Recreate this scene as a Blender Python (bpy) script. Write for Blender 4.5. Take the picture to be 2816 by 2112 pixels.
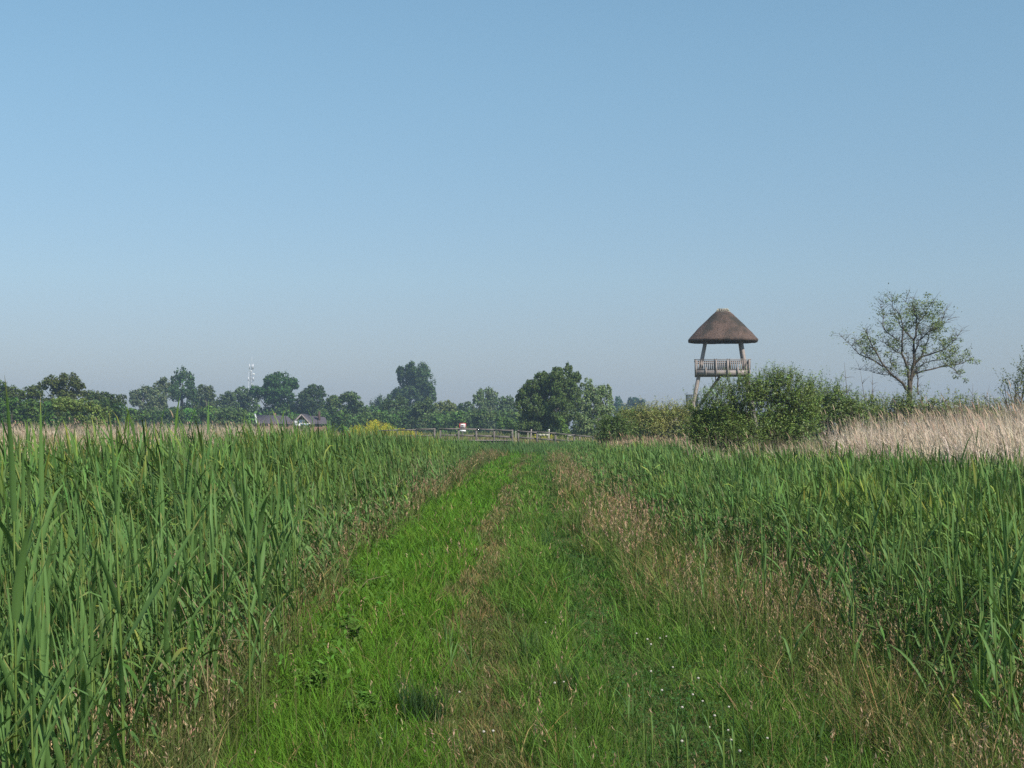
import bpy, math
import numpy as np
from mathutils import Vector, Matrix

for o in list(bpy.data.objects):
    bpy.data.objects.remove(o)
scene = bpy.context.scene
COL = scene.collection
rng = np.random.default_rng(7)
R = math.radians

# ------------------------------------------------------------------ camera
CAM_H = 1.8
FPX = 3911.0            # focal length in photo pixels (50 mm on 36 mm)
HORIZON = 1168.0        # photo row of the horizon
cam_d = bpy.data.cameras.new("camera")
cam_d.lens = 50.0
cam_d.sensor_width = 36.0
cam_d.shift_y = (HORIZON - 1056.0) / 2816.0
cam_d.clip_start = 0.1
cam_d.clip_end = 6000
cam = bpy.data.objects.new("camera", cam_d)
COL.objects.link(cam)
cam.location = (0, 0, CAM_H)
cam.rotation_euler = (R(90), 0, 0)
scene.camera = cam

# ------------------------------------------------------------------ light
SUN_AZ = 136.0          # degrees clockwise from the view direction (+Y)
SUN_EL = 44.0
world = bpy.data.worlds.new("World")
scene.world = world
world.use_nodes = True
nt = world.node_tree
nt.nodes.clear()
w_out = nt.nodes.new("ShaderNodeOutputWorld")
w_bg = nt.nodes.new("ShaderNodeBackground")
w_bg.inputs["Strength"].default_value = 0.135
sky = nt.nodes.new("ShaderNodeTexSky")
sky.sky_type = 'NISHITA'
sky.sun_disc = False
sky.sun_elevation = R(SUN_EL)
sky.sun_rotation = R(SUN_AZ)
sky.altitude = 0
sky.air_density = 1.0
sky.dust_density = 0.6
sky.ozone_density = 2.0
tc = nt.nodes.new("ShaderNodeTexCoord")
sep = nt.nodes.new("ShaderNodeSeparateXYZ")
ramp = nt.nodes.new("ShaderNodeValToRGB")
mul = nt.nodes.new("ShaderNodeMix")
mul.data_type = 'RGBA'
mul.blend_type = 'MULTIPLY'
mul.inputs["Factor"].default_value = 1.0
SKY_TINT = [(0.0, (0.42, 0.435, 0.585)), (0.10, (0.57, 0.57, 0.61)), (0.29, (0.82, 0.97, 0.86)), (0.6, (0.66, 0.84, 0.86)), (1.0, (0.58, 0.74, 0.82))]
ramp.color_ramp.interpolation = 'B_SPLINE'
el = ramp.color_ramp.elements
while len(el) > 1:
    el.remove(el[-1])
for i, (p, c) in enumerate(SKY_TINT):
    e = el[0] if i == 0 else el.new(p)
    e.position = p
    e.color = (*c, 1)
nt.links.new(tc.outputs["Generated"], sep.inputs[0])
nt.links.new(sep.outputs["Z"], ramp.inputs[0])
nt.links.new(sky.outputs[0], mul.inputs["A"])
nt.links.new(ramp.outputs[0], mul.inputs["B"])
nt.links.new(mul.outputs["Result"], w_bg.inputs[0])
nt.links.new(w_bg.outputs[0], w_out.inputs[0])

sun_d = bpy.data.lights.new("sun", 'SUN')
sun_d.energy = 5.0
sun_d.angle = R(0.53)
sun_d.color = (1.0, 0.95, 0.87)
sun = bpy.data.objects.new("sun", sun_d)
COL.objects.link(sun)
sdir = Vector((math.sin(R(SUN_AZ)) * math.cos(R(SUN_EL)), math.cos(R(SUN_AZ)) * math.cos(R(SUN_EL)), math.sin(R(SUN_EL))))
sun.rotation_euler = sdir.to_track_quat('Z', 'Y').to_euler()
sun.location = (60, -40, 80)

vs = scene.view_settings
vs.view_transform = 'Standard'
vs.look = 'None'
vs.exposure = 0.28
vs.gamma = 1.0
vs.use_curve_mapping = False
cy = scene.cycles
cy.max_bounces = 6
cy.diffuse_bounces = 3
cy.glossy_bounces = 2
cy.transmission_bounces = 4
cy.transparent_max_bounces = 8
cy.volume_bounces = 0
cy.caustics_reflective = False
cy.caustics_refractive = False
cy.use_denoising = False
scene.render.film_transparent = False


# ------------------------------------------------------------------ helpers
def P(u, v, Y):
    """photo pixel at depth Y -> point in the place"""
    return Vector(((u - 1408.0) / FPX * Y, Y, CAM_H - (v - HORIZON) / FPX * Y))


def tag(o, label=None, cat=None, group=None, kind=None):
    if label:
        o["label"] = label
    if cat:
        o["category"] = cat
    if group:
        o["group"] = group
    if kind:
        o["kind"] = kind
    return o


def empty(name, loc=(0, 0, 0), rz=0.0):
    o = bpy.data.objects.new(name, None)
    o.empty_display_size = 0.2
    o.location = loc
    o.rotation_euler = (0, 0, rz)
    COL.objects.link(o)
    return o


def np_mesh(name, V, Q=None, T=None, C=None, smooth=False):
    V = np.asarray(V, dtype=np.float32).reshape(-1, 3)
    Q = np.zeros((0, 4), np.int32) if Q is None else np.asarray(Q, np.int32).reshape(-1, 4)
    T = np.zeros((0, 3), np.int32) if T is None else np.asarray(T, np.int32).reshape(-1, 3)
    m = bpy.data.meshes.new(name)
    m.vertices.add(len(V))
    m.vertices.foreach_set("co", V.ravel())
    nl = Q.size + T.size
    m.loops.add(nl)
    m.loops.foreach_set("vertex_index", np.concatenate([Q.ravel(), T.ravel()]).astype(np.int32))
    npoly = len(Q) + len(T)
    m.polygons.add(npoly)
    starts = np.concatenate([np.arange(len(Q)) * 4, len(Q) * 4 + np.arange(len(T)) * 3]).astype(np.int32)
    m.polygons.foreach_set("loop_start", starts)
    if smooth:
        m.polygons.foreach_set("use_smooth", np.ones(npoly, dtype=bool))
    if C is not None:
        a = m.color_attributes.new("tint", 'FLOAT_COLOR', 'POINT')
        cc = np.ones((len(V), 4), np.float32)
        cc[:, :3] = np.clip(C, 0.0, 1.0)
        a.data.foreach_set("color", cc.ravel())
    m.update(calc_edges=True)
    return m


def link(name, mesh, mat, parent=None, loc=None):
    o = bpy.data.objects.new(name, mesh)
    if mat is not None and not mesh.materials:
        mesh.materials.append(mat)
    COL.objects.link(o)
    if parent is not None:
        o.parent = parent
    if loc is not None:
        o.location = loc
    return o


class Acc:
    """collects vertices, quads, triangles and colours"""

    def __init__(self):
        self.V, self.Q, self.T, self.C, self.n = [], [], [], [], 0

    def add(self, V, Q=None, T=None, C=None):
        V = np.asarray(V, np.float64).reshape(-1, 3)
        if Q is not None and len(Q):
            self.Q.append(np.asarray(Q).reshape(-1, 4) + self.n)
        if T is not None and len(T):
            self.T.append(np.asarray(T).reshape(-1, 3) + self.n)
        self.V.append(V)
        if C is None:
            C = np.ones((len(V), 3)) * 0.5
        C = np.broadcast_to(np.asarray(C, np.float64), (len(V), 3))
        self.C.append(C)
        self.n += len(V)
        return self

    def box(self, c, s, rot=None, C=None):
        x, y, z = s[0] / 2, s[1] / 2, s[2] / 2
        v = np.array([(-x, -y, -z), (x, -y, -z), (x, y, -z), (-x, y, -z), (-x, -y, z), (x, -y, z), (x, y, z), (-x, y, z)])
        if rot is not None:
            v = v @ np.array(rot.to_3x3() if hasattr(rot, "to_3x3") else rot).T
        v = v + np.array(c)
        q = [(0, 3, 2, 1), (4, 5, 6, 7), (0, 1, 5, 4), (1, 2, 6, 5), (2, 3, 7, 6), (3, 0, 4, 7)]
        return self.add(v, q, None, C)

    def bar(self, a, b, w, d, C=None):
        """a square bar from a to b"""
        a, b = Vector(a), Vector(b)
        dr = b - a
        rot = dr.to_track_quat('Z', 'Y').to_matrix()
        return self.box((a + b) / 2, (w, d, dr.length), rot, C)

    def tube(self, pts, rad, sides=6, C=None, cap=True):
        pts = [Vector(p) for p in pts]
        n = len(pts)
        V = []
        up = Vector((0.31, 0.17, 0.93)).normalized()
        for i, p in enumerate(pts):
            t = (pts[min(i + 1, n - 1)] - pts[max(i - 1, 0)])
            t = t.normalized() if t.length > 1e-9 else Vector((0, 0, 1))
            ref = up if abs(t.dot(up)) < 0.97 else Vector((1, 0, 0))
            a = t.cross(ref).normalized()
            b = t.cross(a)
            for k in range(sides):
                an = 2 * math.pi * k / sides
                V.append(p + (a * math.cos(an) + b * math.sin(an)) * rad[i])
        Q = []
        for i in range(n - 1):
            for k in range(sides):
                k2 = (k + 1) % sides
                Q.append((i * sides + k, i * sides + k2, (i + 1) * sides + k2, (i + 1) * sides + k))
        T = []
        if cap:
            V.append(pts[-1])
            for k in range(sides):
                T.append(((n - 1) * sides + k, (n - 1) * sides + (k + 1) % sides, len(V) - 1))
        return self.add([tuple(v) for v in V], Q, T, C)

    def mesh(self, name, smooth=False):
        V = np.concatenate(self.V) if self.V else np.zeros((0, 3))
        Q = np.concatenate(self.Q) if self.Q else None
        T = np.concatenate(self.T) if self.T else None
        C = np.concatenate(self.C) if self.C else None
        return np_mesh(name, V, Q, T, C, smooth)

    def build(self, name, mat, parent=None, smooth=False, loc=None):
        return link(name, self.mesh(name, smooth), mat, parent, loc)


def vnoise(x, y, seed=0):
    """smooth value noise, 0..1"""
    x = np.asarray(x, np.float64)
    y = np.asarray(y, np.float64)
    xi, yi = np.floor(x).astype(np.int64), np.floor(y).astype(np.int64)
    fx, fy = x - xi, y - yi
    fx, fy = fx * fx * (3 - 2 * fx), fy * fy * (3 - 2 * fy)

    def h(a, b):
        n = (a * 374761393 + b * 668265263 + seed * 1442695041) & 0xFFFFFFFF
        n = ((n ^ (n >> 13)) * 1274126177) & 0xFFFFFFFF
        return ((n ^ (n >> 16)) & 0xFFFF) / 65535.0
    a, b, c, d = h(xi, yi), h(xi + 1, yi), h(xi, yi + 1), h(xi + 1, yi + 1)
    return (a * (1 - fx) + b * fx) * (1 - fy) + (c * (1 - fx) + d * fx) * fy


def fnoise(x, y, seed=0):
    return 0.55 * vnoise(x, y, seed) + 0.3 * vnoise(x * 2.1 + 3.1, y * 2.1, seed + 1) + 0.15 * vnoise(x * 4.3, y * 4.3 + 1.7, seed + 2)


def sstep(a, b, x):
    t = np.clip((x - a) / (b - a), 0, 1)
    return t * t * (3 - 2 * t)


def blades(acc, Pb, L, W, az, t0, bend, k, C0, C1, roll=0.0, twist=0.0, prof='grass', p=1.4):
    """N curved tapering blades added to acc"""
    Pb = np.asarray(Pb, np.float64).reshape(-1, 3)
    N = len(Pb)
    if N == 0:
        return
    bc = lambda a: np.broadcast_to(np.asarray(a, np.float64), (N,))
    L, W, az, t0, bend, roll, twist = map(bc, (L, W, az, t0, bend, roll, twist))
    s = (np.arange(k) + 0.5) / k
    th = t0[:, None] + bend[:, None] * s[None, :] ** p
    ca, sa = np.cos(az)[:, None], np.sin(az)[:, None]
    tan = np.stack([np.sin(th) * ca, np.sin(th) * sa, np.cos(th)], -1)
    spine = np.concatenate([np.zeros((N, 1, 3)), np.cumsum(tan * (L / k)[:, None, None], 1)], 1) + Pb[:, None, :]
    h = np.stack([-np.sin(az), np.cos(az), np.zeros(N)], -1)[:, None, :]
    h = np.broadcast_to(h, (N, k, 3))
    nrm = np.cross(tan, h)
    sr = np.arange(k) / k
    rl = roll[:, None] + twist[:, None] * sr[None, :]
    wd = np.cos(rl)[..., None] * h + np.sin(rl)[..., None] * nrm
    if prof == 'grass':
        pr = np.interp(sr, [0, 0.5, 1], [1, 0.85, 0.1])
    elif prof == 'stem':
        pr = np.interp(sr, [0, 1], [1, 0.6])
    else:
        pr = np.interp(sr, [0, 0.18, 0.35, 0.7, 1], [0.35, 0.9, 1.0, 0.6, 0.05])
    off = wd * (W[:, None] * pr[None, :] * 0.5)[..., None]
    ring = spine[:, :k, :]
    V = np.empty((N, 2 * k + 1, 3))
    V[:, 0:2 * k:2] = ring - off
    V[:, 1:2 * k:2] = ring + off
    V[:, 2 * k] = spine[:, k]
    b = (np.arange(N) * (2 * k + 1))[:, None]
    Q = []
    for i in range(k - 1):
        Q.append(b + np.array([[2 * i, 2 * i + 1, 2 * i + 3, 2 * i + 2]]))
    Q = np.concatenate(Q) if Q else None
    T = b + np.array([[2 * (k - 1), 2 * (k - 1) + 1, 2 * k]])
    C0 = np.broadcast_to(np.asarray(C0, np.float64), (N, 3))
    C1 = np.broadcast_to(np.asarray(C1, np.float64), (N, 3))
    sv = np.concatenate([np.repeat(sr, 2), [1.0]])[None, :, None]
    C = C0[:, None, :] * (1 - sv) + C1[:, None, :] * sv
    acc.add(V.reshape(-1, 3), Q, T, C.reshape(-1, 3))
    return spine


def leaf_quads(acc, Pc, Nrm, S, asp, C, axis=None):
    """N diamond leaves centred at Pc facing about Nrm, long along axis (random when None)"""
    Pc = np.asarray(Pc).reshape(-1, 3)
    N = len(Pc)
    if N == 0:
        return
    nr = Nrm / (np.linalg.norm(Nrm, axis=1, keepdims=True) + 1e-9)
    ax = rng.normal(size=(N, 3)) if axis is None else axis
    a = ax - nr * np.sum(ax * nr, 1, keepdims=True)
    a /= (np.linalg.norm(a, axis=1, keepdims=True) + 1e-9)
    b = np.cross(nr, a)
    S = np.broadcast_to(S, (N,))[:, None]
    V = np.empty((N, 4, 3))
    V[:, 0] = Pc - a * S * 0.5
    V[:, 1] = Pc + b * S * 0.5 * asp - a * S * 0.05
    V[:, 2] = Pc + a * S * 0.5
    V[:, 3] = Pc - b * S * 0.5 * asp - a * S * 0.05
    V[:, 1] += nr * S * 0.10
    V[:, 3] += nr * S * 0.10
    Q = np.arange(N * 4).reshape(N, 4)
    C = np.broadcast_to(C, (N, 3))
    acc.add(V.reshape(-1, 3), Q, None, np.repeat(C, 4, axis=0))


# ------------------------------------------------------------------ materials
def new_mat(name):
    m = bpy.data.materials.new(name)
    m.use_nodes = True
    m.node_tree.nodes.clear()
    return m, m.node_tree


def leaf_mat(name, transl=0.35, rough=0.5, spec=0.3, warm=(1.15, 1.1, 0.7)):
    """thin leaf: own colour from the tint attribute, light shining through"""
    m, t = new_mat(name)
    out = t.nodes.new("ShaderNodeOutputMaterial")
    at = t.nodes.new("ShaderNodeAttribute")
    at.attribute_name = "tint"
    pb = t.nodes.new("ShaderNodeBsdfPrincipled")
    pb.inputs["Roughness"].default_value = rough
    pb.inputs["Specular IOR Level"].default_value = spec
    tr = t.nodes.new("ShaderNodeBsdfTranslucent")
    mx = t.nodes.new("ShaderNodeMix")
    mx.data_type = 'RGBA'
    mx.blend_type = 'MULTIPLY'
    mx.inputs["Factor"].default_value = 1
    mx.inputs["B"].default_value = (*warm, 1)
    ms = t.nodes.new("ShaderNodeMixShader")
    ms.inputs[0].default_value = transl
    t.links.new(at.outputs["Color"], pb.inputs["Base Color"])
    t.links.new(at.outputs["Color"], mx.inputs["A"])
    t.links.new(mx.outputs["Result"], tr.inputs["Color"])
    t.links.new(pb.outputs[0], ms.inputs[1])
    t.links.new(tr.outputs[0], ms.inputs[2])
    t.links.new(ms.outputs[0], out.inputs[0])
    return m


def rough_mat(name, c1, c2, scale=6.0, stretch=(1, 1, 1), rough=0.8, bump=0.3, detail=6.0, metal=0.0, c3=None, dist=0.02):
    """two colours mixed by stretched noise with fine relief"""
    m, t = new_mat(name)
    out = t.nodes.new("ShaderNodeOutputMaterial")
    pb = t.nodes.new("ShaderNodeBsdfPrincipled")
    pb.inputs["Roughness"].default_value = rough
    pb.inputs["Metallic"].default_value = metal
    pb.inputs["Specular IOR Level"].default_value = 0.25
    co = t.nodes.new("ShaderNodeTexCoord")
    mp = t.nodes.new("ShaderNodeMapping")
    mp.inputs["Scale"].default_value = stretch
    nz = t.nodes.new("ShaderNodeTexNoise")
    nz.inputs["Scale"].default_value = scale
    nz.inputs["Detail"].default_value = detail
    nz.inputs["Roughness"].default_value = 0.65
    rp = t.nodes.new("ShaderNodeValToRGB")
    rp.color_ramp.elements[0].position = 0.3
    rp.color_ramp.elements[1].position = 0.7
    rp.color_ramp.elements[0].color = (*c1, 1)
    rp.color_ramp.elements[1].color = (*c2, 1)
    col = rp.outputs[0]
    if c3 is not None:
        nz2 = t.nodes.new("ShaderNodeTexNoise")
        nz2.inputs["Scale"].default_value = 0.55
        nz2.inputs["Detail"].default_value = 4.0
        r2 = t.nodes.new("ShaderNodeValToRGB")
        r2.color_ramp.elements[0].position = 0.48
        r2.color_ramp.elements[1].position = 0.62
        mx = t.nodes.new("ShaderNodeMix")
        mx.data_type = 'RGBA'
        t.links.new(co.outputs["Object"], nz2.inputs[0])
        t.links.new(nz2.outputs[0], r2.inputs[0])
        t.links.new(r2.outputs[0], mx.inputs["Factor"])
        t.links.new(col, mx.inputs["A"])
        mx.inputs["B"].default_value = (*c3, 1)
        col = mx.outputs["Result"]
    bp = t.nodes.new("ShaderNodeBump")
    bp.inputs["Strength"].default_value = bump
    bp.inputs["Distance"].default_value = dist
    t.links.new(co.outputs["Object"], mp.inputs[0])
    t.links.new(mp.outputs[0], nz.inputs[0])
    t.links.new(nz.outputs[0], rp.inputs[0])
    t.links.new(col, pb.inputs["Base Color"])
    t.links.new(nz.outputs[0], bp.inputs["Height"])
    t.links.new(bp.outputs[0], pb.inputs["Normal"])
    t.links.new(pb.outputs[0], out.inputs[0])
    return m


M = {}
M['reed'] = leaf_mat("reed_leaf", 0.22, 0.52, 0.11)
M['grass'] = leaf_mat("grass_blade", 0.32, 0.6, 0.10)
M['dry'] = leaf_mat("dry_stalk", 0.22, 0.6, 0.2, (1.05, 1.0, 0.9))
M['foliage'] = leaf_mat("tree_leaf", 0.22, 0.55, 0.15)
M['willow'] = leaf_mat("willow_leaf", 0.28, 0.45, 0.35)
M['petal'] = leaf_mat("petal", 0.3, 0.6, 0.2, (1, 1, 0.9))
M['bark'] = rough_mat("bark", (0.055, 0.042, 0.032), (0.13, 0.105, 0.08), 9, (1, 1, 0.25), 0.9, 0.5)
M['wood'] = rough_mat("weathered_wood", (0.18, 0.15, 0.132), (0.40, 0.335, 0.30), 7, (3, 3, 0.4), 0.85, 0.3)
M['wood_h'] = rough_mat("weathered_rail_wood", (0.17, 0.145, 0.13), (0.37, 0.315, 0.285), 6, (0.4, 3, 3), 0.85, 0.3)
M['wood_f'] = rough_mat("grey_fence_wood", (0.085, 0.073, 0.066), (0.20, 0.175, 0.16), 6, (1, 1, 1), 0.85, 0.3)
M['wood_dark'] = rough_mat("tarred_wood", (0.03, 0.028, 0.027), (0.08, 0.07, 0.062), 6, (0.4, 3, 3), 0.8, 0.3)
M['thatch'] = rough_mat("thatch", (0.05, 0.034, 0.027), (0.17, 0.113, 0.088), 4.5, (2.2, 2.2, 0.6), 0.95, 1.0, 10, c3=(0.05, 0.042, 0.033), dist=0.12)
M['white'] = rough_mat("white_paint", (0.68, 0.68, 0.66), (0.82, 0.82, 0.8), 5, (1, 1, 1), 0.5, 0.05)
M['cream'] = rough_mat("worn_cream_paint", (0.28, 0.26, 0.20), (0.5, 0.48, 0.38), 4, (1, 1, 1), 0.7, 0.1)
M['ridge'] = rough_mat("ridge_tile", (0.10, 0.075, 0.062), (0.2, 0.14, 0.115), 14, (1, 1, 1), 0.8, 0.3)
M['slate'] = rough_mat("roof_tile", (0.06, 0.05, 0.055), (0.12, 0.10, 0.11), 3, (1, 1, 1), 0.75, 0.3)
M['brick'] = rough_mat("brick", (0.13, 0.075, 0.052), (0.22, 0.13, 0.092), 10, (1, 1, 3), 0.85, 0.3)
M['boarding'] = rough_mat("dark_boarding", (0.045, 0.027, 0.02), (0.09, 0.055, 0.04), 8, (4, 1, 0.4), 0.7, 0.2)
M['glass'] = rough_mat("window_glass", (0.22, 0.3, 0.36), (0.32, 0.41, 0.47), 1.5, (1, 1, 1), 0.12, 0.0)
M['red'] = rough_mat("red_paint", (0.42, 0.03, 0.035), (0.55, 0.05, 0.045), 5, (1, 1, 1), 0.45, 0.05)
M['black'] = rough_mat("black_paint", (0.012, 0.01, 0.012), (0.025, 0.02, 0.022), 5, (1, 1, 1), 0.5, 0.05)
M['steel'] = rough_mat("galvanised_steel", (0.45, 0.46, 0.48), (0.62, 0.63, 0.65), 8, (1, 1, 1), 0.45, 0.05, metal=0.3)
M['clover'] = rough_mat("clover_head", (0.44, 0.38, 0.32), (0.60, 0.57, 0.48), 200, (1, 1, 1), 0.8, 0.6)


# ------------------------------------------------------------------ ground
def pathc(y):
    return 0.00016 * np.clip(y, 0, 90) ** 2


def ledge(y):      # edge of the reeds left of the track
    return np.interp(y, [0, 8, 14, 20, 30, 45, 60, 80], [-1.4, -1.6, -1.85, -1.98, -1.95, -1.6, -1.15, -0.5]) + 0.35 * (vnoise(np.asarray(y) * 0.35, 5.0, 3) - 0.5)


def redge(y):      # edge of the reeds right of the track
    y = np.asarray(y, np.float64)
    return np.interp(y, [0, 8, 10, 13, 16, 19, 25, 42, 70, 110], [2.6, 2.7, 2.8, 2.9, 2.5, 2.25, 2.05, 2.25, 2.8, 3.4]) + 0.45 * (vnoise(y * 0.4, 9.0, 4) - 0.5)


def gz(x, y):
    x = np.asarray(x, np.float64)
    y = np.asarray(y, np.float64)
    z = 0.10 * (fnoise(x * 0.12, y * 0.12, 11) - 0.5)
    xc = x - pathc(y)
    near = 1 - sstep(60, 95, y)
    z = z - near * 0.045 * (np.exp(-((xc + 0.3) / 0.2) ** 2) + np.exp(-((xc - 0.85) / 0.22) ** 2))
    # bank that carries the crossing path and its bridge
    z = z + 0.28 * np.exp(-((y - 113) / 5.0) ** 2) * sstep(-30, -8, x) * (1 - sstep(4, 9, x))
    # land falls away beyond the meadow
    z = z - 2.6 * sstep(225, 285, y)
    return z


def zone_weights(x, y):
    """how much of each kind of turf grows at x, y"""
    xc = x - pathc(y)
    n = fnoise(x * 0.9, y * 0.35, 21) - 0.5
    n2 = fnoise(x * 2.2, y * 0.8, 31) - 0.5
    le, re = ledge(y), redge(y)
    w = {}
    xb = np.interp(y, [6, 10, 13, 18, 25, 42, 90], [1.75, 1.6, 1.5, 1.15, 1.0, 1.0, 1.2])
    xe = np.minimum(1.18, xb - 0.12)
    e = 0.75 * n + 0.25 * (vnoise(x * 3.0, y * 1.4, 35) - 0.5)
    w['lush'] = sstep(le - 0.15, le + 0.25, x + e) * (1 - sstep(-0.62, -0.40, xc + e))
    w['rutl'] = sstep(-0.62, -0.42, xc + e) * (1 - sstep(-0.18, 0.05, xc + e))
    w['mid'] = sstep(-0.18, 0.05, xc + e) * (1 - sstep(0.45, 0.65, xc + e))
    w['rutr'] = sstep(0.45, 0.65, xc + e) * (1 - sstep(xe - 0.18, xe + 0.18, xc + e))
    w['edge'] = sstep(xe - 0.18, xe + 0.18, xc + e) * (1 - sstep(xb - 0.15, xb + 0.3, xc + 1.0 * n2 + e))
    w['brown'] = sstep(xb - 0.15, xb + 0.3, xc + 1.0 * n2 + e) * (1 - sstep(re - 0.1, re + 0.5, x + e))
    w['bedl'] = 1 - sstep(le - 0.15, le + 0.25, x + e)
    w['bedr'] = sstep(re - 0.1, re + 0.5, x + e)
    return w


ZC = {'lush': (0.094, 0.198, 0.022), 'rutl': (0.115, 0.150, 0.042), 'mid': (0.094, 0.180, 0.030), 'rutr': (0.064, 0.142, 0.026),
      'edge': (0.090, 0.172, 0.030), 'brown': (0.102, 0.160, 0.040), 'bedl': (0.095, 0.125, 0.038), 'bedr': (0.085, 0.12, 0.036)}


def zone_colour(x, y):
    w = zone_weights(x, y)
    tot = sum(w.values()) + 1e-6
    c = sum(w[k][..., None] * np.array(ZC[k]) for k in ZC) / tot[..., None]
    return c, w


xs = np.unique(np.concatenate([np.linspace(-1500, -60, 14), np.linspace(-60, -8, 18), np.linspace(-8, -3.5, 10), np.arange(-3.5, 4.6, 0.2), np.linspace(4.6, 12, 12), np.linspace(12, 60, 16), np.linspace(60, 1500, 14)]).round(3))
ys = np.unique(np.concatenate([np.linspace(-1500, -10, 10), np.linspace(-10, 4, 8), np.linspace(4, 30, 105), np.linspace(30, 130, 150), np.linspace(130, 330, 60), np.linspace(330, 1500, 14)]).round(3))
GX, GY = np.meshgrid(xs, ys)
GZ = gz(GX, GY)
gc, _ = zone_colour(GX, GY)
soil = np.array((0.075, 0.065, 0.03))
gcol = gc * 0.55 + soil * 0.35
mead = sstep(100, 125, GY)[..., None]
mead = np.maximum(mead, sstep(7.0, 9.0, -GX)[..., None])
gcol = gcol * (1 - mead) + np.array((0.16, 0.155, 0.06)) * mead
nx, ny = len(xs), len(ys)
idx = np.arange(nx * ny).reshape(ny, nx)
GQ = np.stack([idx[:-1, :-1], idx[:-1, 1:], idx[1:, 1:], idx[1:, :-1]], -1).reshape(-1, 4)


def ground_mat():
    m, t = new_mat("ground_soil")
    out = t.nodes.new("ShaderNodeOutputMaterial")
    pb = t.nodes.new("ShaderNodeBsdfPrincipled")
    pb.inputs["Roughness"].default_value = 0.95
    pb.inputs["Specular IOR Level"].default_value = 0.1
    at = t.nodes.new("ShaderNodeAttribute")
    at.attribute_name = "tint"
    co = t.nodes.new("ShaderNodeTexCoord")
    nz = t.nodes.new("ShaderNodeTexNoise")
    nz.inputs["Scale"].default_value = 22
    nz.inputs["Detail"].default_value = 8
    nz.inputs["Roughness"].default_value = 0.75
    rp = t.nodes.new("ShaderNodeValToRGB")
    rp.color_ramp.elements[0].position = 0.3
    rp.color_ramp.elements[0].color = (0.45, 0.42, 0.4, 1)
    rp.color_ramp.elements[1].position = 0.72
    rp.color_ramp.elements[1].color = (1.35, 1.3, 1.15, 1)
    mx = t.nodes.new("ShaderNodeMix")
    mx.data_type = 'RGBA'
    mx.blend_type = 'MULTIPLY'
    mx.inputs["Factor"].default_value = 1
    bp = t.nodes.new("ShaderNodeBump")
    bp.inputs["Strength"].default_value = 0.8
    bp.inputs["Distance"].default_value = 0.03
    t.links.new(co.outputs["Object"], nz.inputs[0])
    t.links.new(nz.outputs[0], rp.inputs[0])
    t.links.new(at.outputs["Color"], mx.inputs["A"])
    t.links.new(rp.outputs[0], mx.inputs["B"])
    t.links.new(mx.outputs["Result"], pb.inputs["Base Color"])
    t.links.new(nz.outputs[0], bp.inputs["Height"])
    t.links.new(bp.outputs[0], pb.inputs["Normal"])
    t.links.new(pb.outputs[0], out.inputs[0])
    return m


g = link("ground", np_mesh("ground", np.stack([GX, GY, GZ], -1).reshape(-1, 3), GQ, None, gcol.reshape(-1, 3), True), ground_mat())
tag(g, "flat grassy ground with a two-rutted track running to the bridge", "ground", kind="structure")


def gpos(x, y, dz=0.0):
    return np.stack([x, y, gz(x, y) + dz], -1)


def jit(n, c, s=0.15, h=0.06):
    """colour c with brightness and hue scatter"""
    c = np.broadcast_to(np.asarray(c, np.float64), (n, 3))
    return np.clip(c * (1 + rng.normal(0, s, (n, 1))) * (1 + rng.normal(0, h, (n, 3))), 0.004, 1)


# ------------------------------------------------------------------ trees
def sph(n):
    d = rng.normal(size=(n, 3))
    return d / np.linalg.norm(d, axis=1, keepdims=True)


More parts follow.
